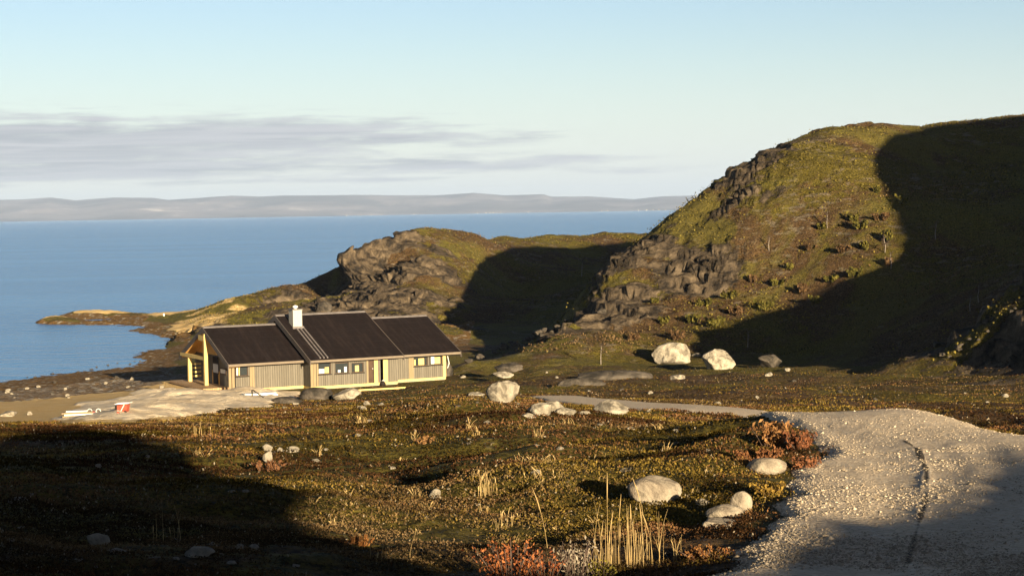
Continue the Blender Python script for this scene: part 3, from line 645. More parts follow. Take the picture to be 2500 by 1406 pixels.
M['fascia'] = simple('fascia_board', (0.18, 0.143, 0.10), (0.15, 0.118, 0.083), 3)
M['barge'] = simple('barge_board', (0.115, 0.093, 0.078), (0.085, 0.07, 0.058), 3)
M['roof'] = simple('roof_felt', (0.013, 0.0085, 0.008), (0.008, 0.0055, 0.005), 5, (1, 1, 1), .9, .02, .12)
_m = M['roof']; _q = G(_m.node_tree); _b = [n for n in _m.node_tree.nodes if n.type == 'BSDF_PRINCIPLED'][0]
_c = _b.inputs['Base Color'].links[0].from_socket; _s = _q.n('ShaderNodeSeparateXYZ'); _q.inp(_s.inputs[0], _q.n('ShaderNodeTexCoord').outputs['Object'])
_f = _q.math('FRACT', _q.math('MULTIPLY', _s.outputs[1], 1.05)); _w = _q.noise(_q.scalev(_q.n('ShaderNodeTexCoord').outputs['Object'], 3, .35, .35), 1.0, 4, .6)
_q.inp(_b.inputs['Base Color'], _q.mix(_q.step(_w, .45, .7, 0, .6), _q.mix(_q.step(_f, .90, .97, 0, .25), _c, (0.030, 0.023, 0.021)), (0.026, 0.018, 0.016)))
M['strip'] = simple('roof_strip', (0.17, 0.15, 0.14), None, 3)
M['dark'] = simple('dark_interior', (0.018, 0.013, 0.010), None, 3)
M['brown_door'] = simple('brown_door', (0.075, 0.045, 0.026), None, 3)
M['white'] = simple('white_board', (0.70, 0.68, 0.60), (0.6, 0.58, 0.52), 3)
M['chimney'] = simple('white_render', (0.44, 0.41, 0.33), (0.38, 0.355, 0.29), 6, (1, 1, 1), .9, .01)
M['deckw'] = siding('deck_boards', (0.34, 0.22, 0.11), (0.42, 0.28, 0.15), 1.0)
M['red'] = simple('red_paint', (0.34, 0.07, 0.04), None, 3)
M['concrete'] = simple('concrete', (0.40, 0.36, 0.27), (0.34, 0.30, 0.22), 3)
def make_glass():
    m, q, b = mat('window_glass'); q.inp(b.inputs['Base Color'], (0.03, 0.035, 0.035, 1)); b.inputs['Roughness'].default_value = .08; b.inputs['Specular IOR Level'].default_value = .6; return m
M['glass'] = make_glass()
cabin = empty('cabin', tuple(HO), HTH)
tag(cabin, 'long brown cabin under construction with stepped dark roof, white chimney and unfinished porch', 'cabin')
def loc_ray(px, py):
    r_ = ray(px, py); o = np.array([0, 0, H]) - HO; ux = lambda v: np.array([v[0] * HU[0] + v[1] * HU[1], -(v[0] * HN[0] + v[1] * HN[1]), v[2]])
    return ux(o), ux(r_)
def onY(px, py, y):
    o, d = loc_ray(px, py); t = (y - o[1]) / d[1]; q = o + d * t; return q[0], q[2]
def onX(px, py, x):
    o, d = loc_ray(px, py); t = (x - o[0]) / d[0]; q = o + d * t; return q[1], q[2]
L1, L2, L3 = 5.77, 13.23, 18.54
TP = math.tan(.394)
SEC = [(0.0, L1 + .35, 5.698, 4.54), (L1, L2, 7.117, 5.193), (L2 - .3, L3, 6.002, 4.66)]     # x0, x1, half width, ridge height
TH = .24
for si, (x0, x1, hw, zr) in enumerate(SEC):
    e = zr - hw * TP
    rf = MB()
    rf.prism([(-hw, e), (0, zr), (hw, e), (hw, e - TH), (0, zr - TH), (-hw, e - TH)], 'x', x0, x1)
    ro = rf.build('roof', M['roof'], cabin)
    cp = MB(); cp.prism([(-.16, zr - .16 * TP + .012), (0, zr + .03), (.16, zr - .16 * TP + .012), (.16, zr - .16 * TP + .05), (0, zr + .075), (-.16, zr - .16 * TP + .05)], 'x', x0 + .02, x1 - .02)
    cp.build('ridge_cap', M['strip'], ro)
    for s in (-1, 1):
        f = MB(); f.box(x0 + .003 + .0, x1 - .03, s * (hw + .003) - (.0 if s > 0 else .13), s * (hw + .003) + (.13 if s > 0 else 0), e - .20, e - .035); f.build('gutter', M['fascia'], ro)
        for xe, d in ((x0, -1), (x1, 1)):
            if (si == 0 and d > 0) or (si == 2 and d < 0): continue
            bb = MB(); pr = [(s * (hw + .10), e - .10 * TP + .03), (0, zr + .03), (0, zr - .40), (s * (hw + .10), e - .10 * TP - .36)]
            bb.prism(pr, 'x', min(xe + d * .003, xe + d * .055), max(xe + d * .003, xe + d * .055)); bb.build('bargeboard', M['barge'], ro)
FLZ = .2
def panel(mb, x0, x1, z0, z1, ya, yb, ops):
    """front wall with openings (x0,x1,z0,z1)"""
    ops = sorted(ops); x = x0
    for a, b, c, d in ops:
        if a > x: mb.box(x, a, ya, yb, z0, z1)
        if c > z0: mb.box(a, b, ya, yb, z0, c)
        if d < z1: mb.box(a, b, ya, yb, d, z1)
        x = b
    mb.box(x, x1, ya, yb, z0, z1)
def body(x0, x1, yf, yb, hw, zr, ops, gable=True):
    zt_ = zr - TH - .02 - abs(yf) * TP
    w = MB(); panel(w, x0, x1, FLZ, zt_, yf, yf + .18, ops); w.box(x0, x1, yb - .18, yb, FLZ, zt_)
    for xa, xb in ((x0, x0 + .18), (x1 - .18, x1)):
        w.prism([(yf + .182, FLZ), (yb - .182, FLZ), (yb - .182, zt_), (0, zr - TH - .03), (yf + .182, zt_)], 'x', xa, xb)
    wo_ = w.build('wall', M['siding'], cabin)
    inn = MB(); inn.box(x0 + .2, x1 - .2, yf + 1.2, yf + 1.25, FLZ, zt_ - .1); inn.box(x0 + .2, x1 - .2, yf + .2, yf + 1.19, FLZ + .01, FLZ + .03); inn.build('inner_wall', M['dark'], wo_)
    return wo_, zt_
def window(parent, a, b, c, d, y, dep=.16, sill=True, lights=1, blind=None):
    fr = MB(); t = .055
    for q_ in ((a, a + t, c, d), (b - t, b, c, d), (a + t, b - t, c, c + t), (a + t, b - t, d - t, d)): fr.box(q_[0] + .002, q_[1] - .002, y + .06, y + .12, q_[2] + .002, q_[3] - .002)
    wf = fr.build('window', M['brown_door'], parent)
    g_ = MB(); g_.box(a + t, b - t, y + .085, y + .095, c + t, d - t); g_.build('pane', M['glass'], wf)
    s_ = MB(); s_.box(a - .06, b + .06, y - .075, y - .002, c - .07, c - .01); s_.build('sill', M['dark'], wf)
    for bl in (blind or []):
        k_ = MB(); k_.box(a + t + (b - a - 2 * t) * bl[0], a + t + (b - a - 2 * t) * bl[1], y + .066, y + .082, c + t + .01, c + t + (d - c - 2 * t) * bl[2]); k_.build('board', M['new_wood' if len(bl) > 3 else 'white'], wf)
    return wf
def W1(px0, px1, pyt, pyb, y):
    a, _ = onY(px0, (pyt + pyb) / 2, y); b, _ = onY(px1, (pyt + pyb) / 2, y); _, c = onY((px0 + px1) / 2, pyb, y); _, d = onY((px0 + px1) / 2, pyt, y); return a, b, c, d
Y1, Y2, Y3 = -4.9, -6.35, -5.25
# section 1
o1 = W1(575, 606, 886, 918, Y1); o1 = (o1[0], o1[1], o1[2], min(o1[3], 2.12))
xA = .95
w1_, z1_ = body(xA, L1 + .5, Y1, 4.9, 5.698, 4.54, [o1]); window(w1_, *o1, Y1, blind=[(.05, .17, .9), (.24, .33, .9, 1)])
# section 2: windows and the entrance
os2 = [W1(a, b, 885, c, Y2) for a, b, c in ((777, 808, 913), (818, 852, 911), (858, 888, 909))]
os2 = [(a, b, c, min(d, 1.95)) for a, b, c, d in os2]
dl = W1(900, 913, 885, 936, Y2); dl = (dl[0], dl[1], max(dl[2], FLZ + .01), 1.95); dr = W1(929, 936, 885, 938, Y2); dr = (dr[0], dr[1], FLZ + .01, 1.95)
x2a = onY(758, 920, Y2)[0]
w2_, z2_ = body(x2a, L2 - .1, Y2, 6.35, 7.117, 5.193, os2 + [dl, dr])
for o_, bl in zip(os2, ([(0.02, .5, .45), (.55, .9, .6, 1)], [(.2, .4, .3), (.7, .9, .6)], [(.3, .65, .75, 1)])): window(w2_, *o_, Y2, blind=bl)
dd = MB(); dd.box(dl[0] + .02, dl[1] - .02, Y2 + .05, Y2 + .10, dl[2], dl[3] - .02); do = dd.build('door', M['brown_door'], w2_)
hd = MB(); hd.box(dl[1] - .13, dl[1] - .05, Y2 + .01, Y2 + .048, 1.25, 1.29); hd.build('handle', M['white'], do)
# section 3
x3a = L2 - .28
os3 = [W1(a, b, 866, c, Y3) for a, b, c in ((1010, 1044, 893), (1048, 1080, 890))]
os3 = [(a, b, c, min(d, 2.0)) for a, b, c, d in os3]
x3b = onY(1089, 900, Y3)[0]
w3_, z3_ = body(x3a, x3b, Y3, 5.25, 6.002, 4.66, os3)
for o_, bl in zip(os3, ([(0, .12, .6, 1), (.35, .8, .7, 1)], [(.12, .4, .85), (.42, .9, .8, 1)])): window(w3_, *o_, Y3, blind=bl)
# trims, plinth and unpainted boards
def post_(px, y, w=.16, name='corner_board', m='trim', z0=FLZ, z1=None, pa=w1_):
    x, _ = onY(px, 910, y); t = MB(); t.box(x - w / 2, x + w / 2, y - .035, y - .003, z0, z1 or 2.1); t.build(name, M[m], pa)
for px in (561, 569): post_(px, Y1, .20, z1=z1_ - .03)
for px in (612, 618): post_(px, Y1, .16, z1=z1_ - .03)
for px in (761, 768): post_(px, Y2, .2, pa=w2_, z1=z2_ - .03)
for px, m_ in ((775, 'trim'), (812, 'siding'), (855, 'siding'), (893, 'siding'), (897, 'trim'), (925, 'barge')): post_(px, Y2, .13, 'board', m_, pa=w2_, z1=z2_ - .04)
for px, w_ in ((918, .30), (941, .36)): post_(px, Y2, w_, 'unpainted_board', 'new_wood', FLZ, z2_ - .05, w2_)
for px in (1001, 1007): post_(px, Y3, .2, pa=w3_, z1=z3_ - .03)
post_(1085, Y3, .26, 'corner_board', 'new_wood', z1=z3_ - .03, pa=w3_)
for (a, b, y, y2, pa) in ((xA + .02, L1 + .4, Y1, 4.9, w1_), (x2a + .02, L2 - .12, Y2, 6.35, w2_), (x3a + .2, x3b - .02, Y3, 5.25, w3_)):
    t = MB(); t.box(a, b, y + .03, y2 - .03, .02, FLZ - .003); t.build('sill_beam', M['new_wood'], pa)
    t = MB(); t.box(a + .03, b - .03, y + .08, y2 - .08, -1.0, .017); t.build('foundation', M['concrete'], pa)
# gable end wall details
def gwin(px0, px1, pyt, pyb):
    ya, _ = onX(px0, (pyt + pyb) / 2, xA); yb, _ = onX(px1, (pyt + pyb) / 2, xA); _, c = onX((px0 + px1) / 2, pyb, xA); _, d = onX((px0 + px1) / 2, pyt, xA)
    ya, yb = sorted((ya, yb)); wf = MB(); wf.box(xA - .045, xA - .003, ya, yb, c, d); w_ = wf.build('window', M['brown_door'], w1_)
    g_ = MB(); g_.box(xA - .055, xA - .048, ya + .1, yb - .1, c + .09, d - .07); g_.build('pane', M['white'], w_)
gwin(521, 535, 886, 912); gwin(539, 553, 899, 914)
ya, _ = onX(520, 940, xA); yb, _ = onX(537, 940, xA)
t = MB(); t.box(xA - .03, xA - .004, min(ya, yb), max(ya, yb), FLZ, 1.25); t.build('panel', M['pine'], w1_)  # lighter wood, its pale tone also painting sunlight on the gable
# porch: deck, posts, beams, railing, soffit
por = MB(); pyn, _ = onX(516, 950, .3); pyf, _ = onX(440, 935, -.3)
yD0, yD1 = -2.9, 5.3
por.box(-1.0, xA - .01, yD0, yD1, .06, .22); dk = por.build('deck', M['deckw'], cabin)
sk = MB(); sk.box(-1.02, -.98, yD0, yD1, -.25, .057); sk.box(-.96, xA - .02, yD0 + .003, yD0 + .04, -.25, .057); sk.build('skirt', M['brown_door'], dk)
xp = .02
y1p, _ = onX(463, 900, xp); y2p, zt2 = onX(501, 846, xp)
for yy, wdt in ((y1p, .30), (y2p, .30)):
    top = 4.54 - abs(yy) * TP - TH - .03
    if yy == y1p: top = min(top, onX(463, 873, xp)[1])
    t = MB(); t.box(xp - .13, xp + .13, yy - wdt / 2, yy + wdt / 2, .223, top); t.build('post', M['new_wood'], cabin)
zb_ = onX(463, 871, xp)[1]
t = MB(); t.box(xp - .12, xp + .12, y2p + .16, 5.4, zb_ - .02, zb_ + .24); t.build('beam', M['new_wood'], cabin)
t = MB(); t.box(xp - .14, xp + .16, -.55, .75, 3.55, 3.95); t.build('collar_beam', M['new_wood'], cabin)
for s, nm in ((1, 'soffit'), (-1, 'soffit')):
    t = MB(); hw, zr = 5.698, 4.54
    t.prism([(s * .1, zr - .1 * TP - TH - .006), (s * (hw - .05), zr - (hw - .05) * TP - TH - .006), (s * (hw - .05), zr - (hw - .05) * TP - TH - .035), (s * .1, zr - .1 * TP - TH - .035)], 'x', .01, xA - .01); t.build(nm, M['pine'], cabin)
t = MB()
t.prism([(y2p, zb_ + .3), (5.0, zb_ + .3), (5.0, zb_ + .32), (.3, 4.54 - TH - .2), (y2p, 4.54 - TH - .1 - abs(y2p) * TP)], 'x', xA + -.05, xA - .006); t.build('gable_panel', M['pine'], cabin)
t = MB(); t.box(xA - .04, xA - .006, y2p - .2, y2p - 1.5 if False else y2p + 1.0, .24, 2.3); t.build('porch_shade', M['dark'], cabin)  # dark sheet painting the shade on the porch inner wall
for zz in (.55, .86, 1.17, 1.48):
    t = MB(); t.box(xp + .14, 3.0, y1p + .02, y1p + .08, zz, zz + .15); t.build('railing_slat', M['new_wood'], cabin)
t = MB(); t.box(3.0, 3.14, y1p - .02, y1p + .12, -.3, 1.7); t.build('railing_post', M['new_wood'], cabin)
# chimney on the near slope of the tall roof
o_, d_ = loc_ray(727, 800); zr = 5.193
tt = (zr + o_[1] * TP - o_[2]) / (d_[2] - d_[1] * TP); cpt = o_ + d_ * tt
ch = MB(); cx, cy = cpt[0], cpt[1] + .45
ch.box(cx - .36, cx + .36, cy - .45, cy + .45, zr + cy * TP - .5, zr + cy * TP + 1.15)
cho = ch.build('chimney', M['chimney'], cabin)
t = MB(); zc_ = zr + cy * TP + 1.152; t.box(cx - .42, cx + .42, cy - .51, cy + .51, zc_, zc_ + .07); t.build('cap', M['strip'], cho)
t = MB(); t.tube([(cx, cy, zc_ + .07), (cx, cy, zc_ + .16), (cx, cy, zc_ + .17), (cx, cy, zc_ + .28), (cx, cy, zc_ + .36)], [.13, .13, .22, .20, .05], 12); t.build('cowl', M['white'], cho, True)
t = MB(); t.box(cx - .45, cx + .45, cy - .62, cy - .455, zr + (cy - .6) * TP + .0, zr + (cy - .6) * TP + .16); t.build('flashing', M['strip'], cho)
for px in (783, 792, 801):
    xx, _ = onY(px, 882, -7.0)
    t = MB(); t.prism([(-6.95, zr - 6.95 * TP + .004), (-.25, zr - .25 * TP + .004), (-.25, zr - .25 * TP + .07), (-6.95, zr - 6.95 * TP + .07)], 'x', xx - .05, xx + .05); t.build('roof_batten', M['strip'], cabin)
# loose cable at the right corner
x_, _ = onY(1096, 880, Y3 + .3)
t = MB(); t.tube([(x3b + .02, Y3 + .4, 2.0), (x3b + .25, Y3 + .2, 1.75), (x3b + .32, Y3 + .1, 1.2), (x3b + .12, Y3, .85)], [.035] * 4, 6); t.build('cable', M['white'], cabin, True)

# ---------------------------------------------------------------- haze over the fjord
hz = MB(); hz.box(-30000, 30000, -600, 24000, -40, 330)
hm_ = bpy.data.materials.new('haze'); hm_.use_nodes = True; hm_.node_tree.nodes.clear(); hq = G(hm_.node_tree)
pv = hq.n('ShaderNodeVolumePrincipled'); pv.inputs['Color'].default_value = (.53, .70, 1, 1); pv.inputs['Density'].default_value = 4.0e-5; pv.inputs['Anisotropy'].default_value = 0.0
hm_.node_tree.links.new(pv.outputs[0], hq.n('ShaderNodeOutputMaterial').inputs['Volume'])
tag(hz.build('haze', hm_), kind='stuff')
sc.cycles.volume_bounces = 0


# ---------------------------------------------------------------- sampling the finished ground sheet
def leaves(C, size, asp, lean, seed):
    """quads with random facing; C (n,3) centres, size (n,), asp width/height, lean 0 flat .. 1 upright"""
    rg = np.random.default_rng(seed); n = len(C)
    u = rg.normal(size=(n, 3)); u[:, 2] += 2.5 * lean; u /= np.linalg.norm(u, axis=1)[:, None]
    w = rg.normal(size=(n, 3)); w -= (w * u).sum(1)[:, None] * u; w /= np.linalg.norm(w, axis=1)[:, None]
    hu = u * (size * .5)[:, None]; hw = w * (size * .5 * asp)[:, None]
    v = np.stack([C - hu - hw * .55, C - hu * .1 + hw * -1, C + hu, C + hw], 1).reshape(-1, 3)
    return v, np.arange(4 * n).reshape(n, 4)
def leaf_mat(name, trans=.14):
    m = bpy.data.materials.new(name); m.use_nodes = True; m.node_tree.nodes.clear(); q = G(m.node_tree)
    c = attr(q, 'col').outputs['Color']
    d = q.n('ShaderNodeBsdfDiffuse'); q.inp(d.inputs[0], c); t = q.n('ShaderNodeBsdfTranslucent'); q.inp(t.inputs[0], c)
    x = q.n('ShaderNodeMixShader'); x.inputs[0].default_value = trans; m.node_tree.links.new(d.outputs[0], x.inputs[1]); m.node_tree.links.new(t.outputs[0], x.inputs[2])
    m.node_tree.links.new(x.outputs[0], q.n('ShaderNodeOutputMaterial').inputs['Surface']); return m
M['leaf'] = leaf_mat('small_leaves')
def lerp(a, b, t): return np.asarray(a) + (np.asarray(b) - np.asarray(a)) * np.asarray(t)[:, None]
# low heath cover
N = 760000
rg = np.random.default_rng(11)
tb = rg.uniform(-.305, .305, N); inv = rg.uniform(1 / 132., 1 / 10.2, N); inv = np.where(rg.random(N) < .25, rg.uniform(1 / 150., 1 / 40., N), inv); r_ = 1 / inv
x = np.sin(tb) * r_; y = np.cos(tb) * r_
f = on_ground(x, y); z = f(GZ); cover = fbm(x, y, 1.7, 4, 100) * .6 + fbm(x, y, .5, 2, 101) * .4
bad = (f(sdr) > -.10 + .25 * rg.normal(size=N) * .4) | (f(sdy) > -.3) | (f(shore) > .4) | (f(hillm) > .6)
lx, ly = local_house(x, y); bad |= (lx > -1.6) & (lx < 19) & (np.abs(ly) < 7)
keep = ~bad & (cover > -.22 + .12 * rg.normal(size=N))
x, y, z, r_, cover = x[keep], y[keep], z[keep], r_[keep], cover[keep]; n = len(x)
size = np.clip(.0014 * r_, .014, .085) * rg.uniform(.6, 1.4, n)
can = .02 + .10 * np.clip(cover + .2, 0, 1)
zc = z + can * rg.random(n) ** .7
pg = fbm(x, y, 5.5, 4, 102); pr = fbm(x, y, 2.4, 4, 103); ps = fbm(x, y, 1.1, 3, 104)
jit = rg.uniform(0, 1, n)
col = lerp((.036, .026, .006), (.200, .134, .027), jit)                       # crowberry and moss, olive
kr = sstep(-.10, .22, pr + .15 * rg.normal(size=n)); col = col * (1 - kr)[:, None] + lerp((.038, .020, .010), (.175, .086, .036), jit) * kr[:, None]      # dwarf birch, rust
kd = sstep(.12, .38, pg + .15 * rg.normal(size=n)); col = col * (1 - kd)[:, None] + lerp((.045, .028, .014), (.190, .122, .055), jit) * kd[:, None]       # dry sedge
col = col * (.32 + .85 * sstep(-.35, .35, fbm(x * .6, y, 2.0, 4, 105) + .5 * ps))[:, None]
kk2 = rg.random(n) < .02; col[kk2] = (.26, .21, .14)
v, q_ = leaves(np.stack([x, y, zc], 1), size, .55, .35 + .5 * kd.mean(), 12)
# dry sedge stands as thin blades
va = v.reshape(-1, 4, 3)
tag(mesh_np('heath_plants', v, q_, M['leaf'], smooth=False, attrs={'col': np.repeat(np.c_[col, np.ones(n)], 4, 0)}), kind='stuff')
# hillside scrub: vertices of the ground sheet on the hill
ok = np.nonzero(((hillm > .6) & (np.abs(TT) < .33) & (rock < .35) & (GZ > 1.2) & (RR < 330) & (weed < .3)).ravel())[0]
N2 = 150000; pick = rg.choice(ok, N2); p = V[pick] + rg.normal(size=(N2, 3)) * (.35, .35, 0)
dens = fbm(p[:, 0], p[:, 1], 9, 4, 110) * .7 + fbm(p[:, 0], p[:, 1], 3, 3, 111) * .5
kp = dens > -.05 + .25 * rg.normal(size=N2); p = p[kp]; dens = dens[kp]; n = len(p)
p[:, 2] += rg.random(n) * (.06 + .30 * np.clip(dens, 0, 1)); jit = rg.random(n)
col = lerp((.028, .024, .007), (.200, .155, .034), jit); kb = sstep(.0, .35, fbm(p[:, 0], p[:, 1], 12, 4, 112)); col = col * (1 - kb)[:, None] + lerp((.034, .022, .011), (.20, .125, .058), jit) * kb[:, None]
v, q_ = leaves(p, rg.uniform(.10, .26, n), .7, .5, 13)
tag(mesh_np('hillside_scrub', v, q_, M['leaf'], smooth=False, attrs={'col': np.repeat(np.c_[col, np.ones(n)], 4, 0)}), kind='stuff')

# ---------------------------------------------------------------- boulders and stones
def ico(sub):
    import bmesh
    bm = bmesh.new(); bmesh.ops.create_icosphere(bm, subdivisions=sub, radius=1.0)
    v = np.array([q.co[:] for q in bm.verts]); f = [[k.index for k in t.verts] for t in bm.faces]; bm.free(); return v, np.array(f)
ICO4, ICO3, ICO2 = ico(5), ico(4), ico(3)
def rock_verts(seed, kind, base):
    rg_ = np.random.default_rng(seed); v = base.copy(); n = {'round': 5, 'sharp': 16, 'slab': 11, 'peak': 9}[kind]
    for i in range(n):
        d = rg_.normal(size=3); d /= np.linalg.norm(d); h_ = rg_.uniform(.66, .90) if kind == 'round' else rg_.uniform(.50, .84)
        s = v @ d; ex = np.maximum(s - h_, 0); v -= np.outer(ex * (.75 if kind == 'round' else .93), d)
    a = v[:, 0] + 3.1 * seed; b = v[:, 1] + v[:, 2] * 1.3
    nz_ = fbm(a + v[:, 2], b, .9, 4, seed % 97) * (.10 if kind == 'round' else .18) + fbm(a, b - v[:, 2], .25, 3, seed % 89) * (.028 if kind == 'round' else .06)
    v *= (1 + nz_)[:, None]
    if kind == 'peak': v[:, :2] *= (1.12 - .42 * np.clip(v[:, 2] + .2, 0, 1))[:, None]
    return v
def stone(px, py, w, h, kind='sharp', m='pale_rock', label=None, group=None, name='boulder', cat='rock', depth=.8, rz=None, tilt=0.0, sink=.22, res=ICO3, at=None):
    c = spot(px, py) if at is None else at; s = c[1] / F; W_, H_ = w * s, h * s
    base = rock_verts(int(px * 7 + py * 13) % 9973, kind, res[0]); 
    ang = R(tilt); Ry = np.array([[math.cos(ang), 0, math.sin(ang)], [0, 1, 0], [-math.sin(ang), 0, math.cos(ang)]]); v = base @ Ry.T
    v /= (v.max(0) - v.min(0)); zt0 = v[:, 2].min()
    v = v * np.array([W_, W_ * depth, H_ / (1 - sink)]); v[:, 2] -= v[:, 2].min() + H_ / (1 - sink) * sink
    o = mesh_np(name, v, res[1], M[m]); o.location = (c[0], c[1] + W_ * depth * .3, c[2])
    return tag(o, label, cat, group)
S = stone
S(1602, 1232, 134, 66, 'round', 'smooth_rock', 'large rounded boulder with a crack across its top, left of the gravel road', tilt=-14, res=ICO4, sink=.15)
S(1812, 1256, 56, 56, 'round', 'smooth_rock', 'upright egg-shaped pale boulder beside the road edge', tilt=12, res=ICO4, sink=.1)
S(1775, 1272, 96, 38, 'round', 'smooth_rock', 'low flat-topped stone half in shadow, just left of the egg-shaped boulder', tilt=8)
S(1752, 1290, 84, 20, 'slab', 'smooth_rock', 'flat shaded slab lowest in the stone cluster by the road')
S(1716, 1234, 38, 15, 'slab', 'pale_rock', 'small low stone between the cracked boulder and the egg-shaped one')
S(1876, 1156, 98, 38, 'round', 'smooth_rock', 'long pale dome-shaped boulder at the left edge of the road', tilt=10, res=ICO4)
S(1930, 1086, 58, 20, 'slab', 'pale_rock', 'pinkish low boulder in front of the orange shrub')
S(1062, 1217, 30, 24, 'sharp', 'pale_rock', 'small white angular stone alone in the olive heath')
S(1308, 1160, 30, 12, 'slab', 'pale_rock', 'small flat white stone above the bent grass stalk')
S(1528, 1153, 28, 9, 'slab', 'pale_rock', 'tiny flat stone behind the large cracked boulder')
S(655, 1133, 30, 32, 'peak', 'pale_rock', 'upright wedge-shaped stone at the edge of the big shadow', tilt=20)
S(650, 1104, 26, 20, 'sharp', 'pale_rock', 'left rounded stone of the small group on the mossy rise')
S(684, 1106, 20, 13, 'sharp', 'pale_rock', 'right round white stone of the small group on the mossy rise')
S(668, 1112, 16, 10, 'slab', 'grey_rock', 'small grey stone in the middle of the group on the mossy rise')
S(714, 1104, 34, 14, 'slab', 'pale_rock', 'sloping flat stone on the right end of the mossy rise')
S(772, 1130, 26, 10, 'slab', 'pale_rock', 'low pale stone right of the wedge-shaped stone')
S(1232, 984, 84, 54, 'peak', 'pale_rock', 'tall white peaked boulder right of the cabin', depth=.7, sink=.12, res=ICO4)
S(1318, 1014, 62, 30, 'sharp', 'pale_rock', 'left jagged rock of the rubble heap below the peaked boulder')
S(1350, 1008, 66, 28, 'sharp', 'pale_rock', 'topmost jagged rock of the rubble heap below the peaked boulder')
S(1384, 1019, 54, 24, 'slab', 'pale_rock', 'smooth front block of the rubble heap below the peaked boulder')
S(1290, 1020, 40, 12, 'sharp', 'pale_rock', 'low stone at the left foot of the rubble heap')
S(1424, 1014, 32, 10, 'sharp', 'pale_rock', 'small stone at the right foot of the rubble heap')
S(1490, 1010, 90, 32, 'peak', 'pale_rock', 'broad pale mound-shaped boulder beside the narrow track')
S(846, 976, 72, 28, 'slab', 'pale_rock', 'wide tan boulder in front of the cabin windows')
S(772, 977, 82, 30, 'round', 'grey_rock', 'brown earthy boulder in front of the cabin, left of the tan one')
S(700, 985, 74, 16, 'round', 'grey_rock', 'low dark earth-covered rock by the cabin corner')
S(896, 990, 19, 12, 'sharp', 'pale_rock', 'small white stone on the turf below the tan boulder')
S(1229, 926, 54, 17, 'slab', 'pale_rock', 'flat rectangular stone slab right of the cabin end', sink=.05)
S(1246, 909, 72, 22, 'sharp', 'grey_rock', 'rough grey crag behind the rectangular slab')
S(1158, 967, 42, 9, 'slab', 'pale_rock', 'flat white stone in front of the peaked boulder shadow')
S(1085, 918, 44, 36, 'round', 'grey_rock', 'brown rounded boulder against the right end of the cabin')
S(1650, 888, 96, 52, 'sharp', 'pale_rock', 'big rough tan boulder at the foot of the hill, left one of the pair', depth=.6, res=ICO4)
S(1762, 903, 84, 50, 'sharp', 'pale_rock', 'big white boulder leaning at the foot of the hill, right one of the pair', depth=.6, tilt=-16, res=ICO4)
S(1700, 870, 26, 9, 'slab', 'pale_rock', 'small stone between the two big boulders at the hill foot')
S(1882, 897, 62, 32, 'sharp', 'grey_rock', 'grey boulder in the shade right of the two big boulders')
S(1655, 926, 38, 11, 'slab', 'pale_rock', 'flat pink stone on the turf below the two big boulders')
S(1500, 925, 190, 19, 'round', 'grey_rock', 'long smooth bedrock hump in the heath before the hill', depth=.5, sink=.4)
S(1420, 938, 120, 12, 'round', 'grey_rock', 'low bedrock ridge left of the long smooth hump', depth=.5, sink=.6)
S(795, 762, 38, 26, 'sharp', 'grey_rock', 'jagged grey rock standing below the headland behind the roof')
S(236, 1332, 62, 30, 'sharp', 'pale_rock', 'rounded grey boulder in the deep shadow at lower left')
S(285, 1352, 50, 14, 'slab', 'pale_rock', 'low flat stone beside the grey boulder in the shadow')
S(482, 1362, 78, 24, 'slab', 'pale_rock', 'wide cracked slab in the shadow near the bottom edge')
S(585, 1342, 20, 13, 'round', 'pale_rock', 'left one of two small round stones in the shadow')
S(619, 1342, 26, 14, 'round', 'pale_rock', 'right one of two small round stones in the shadow')
S(36, 1230, 56, 14, 'slab', 'pale_rock', 'long low stone in the shadow at the left edge')
S(22, 1017, 44, 14, 'slab', 'pale_rock', 'pale flat boulder at the far left edge of the beach')
S(71, 1013, 13, 9, 'sharp', 'pale_rock', 'small white stone on the sand right of the far left boulder')
for k, (px, py, w, h) in enumerate(((430, 1329, 22, 12), (28, 1380, 16, 8), (120, 1325, 14, 7), (95, 1120, 8, 6), (240, 1142, 18, 9), (360, 1118, 12, 6), (440, 1145, 14, 5), (50, 1290, 18, 6), (25, 1325, 22, 9), (190, 1375, 24, 8), (430, 1368, 18, 8),
                                   (150, 1170, 12, 5), (185, 1172, 14, 4), (75, 1210, 14, 6), (720, 1385, 20, 7), (565, 1378, 26, 8), (235, 1393, 12, 5), (520, 1330, 20, 7), (130, 1345, 14, 9))):
    S(px, py, w, h, 'slab' if k % 2 else 'sharp', 'pale_rock', 'small pale stone scattered in the big shadow at lower left', 'small stones in the shadowed heath', name='stone', cat='stone', res=ICO2)
rs = random.Random(5)
for k in range(90):
    py = rs.choice((rs.uniform(960, 1010), rs.uniform(985, 1100), rs.uniform(1040, 1250), rs.uniform(905, 1000))); px = rs.uniform(520, 1780) if py > 985 else rs.uniform(1100, 2480)
    w = rs.uniform(7, 20); c = spot(px, py); sd_ = float(inside_sd(np.array([c[0]]), np.array([c[1]]), ROAD)[0])
    if sd_ > -.3: continue
    S(px, py, w, w * rs.uniform(.25, .5), 'slab' if k % 3 else 'sharp', 'pale_rock' if k % 4 else 'grey_rock', 'small pale stone lying loose in the sunlit heath', 'small stones in the sunlit heath', name='stone', cat='stone', res=ICO2)
for k in range(26):
    px = rs.uniform(-10, 440); py = 1000 - px * .06 - rs.uniform(18, 62); w = rs.uniform(5, 14)
    S(px, py, w, w * rs.uniform(.35, .6), 'sharp', 'pale_rock' if k % 3 else 'grey_rock', 'pale cobble lying on the dark beach', 'cobbles on the beach', name='cobble', cat='stone', res=ICO2)
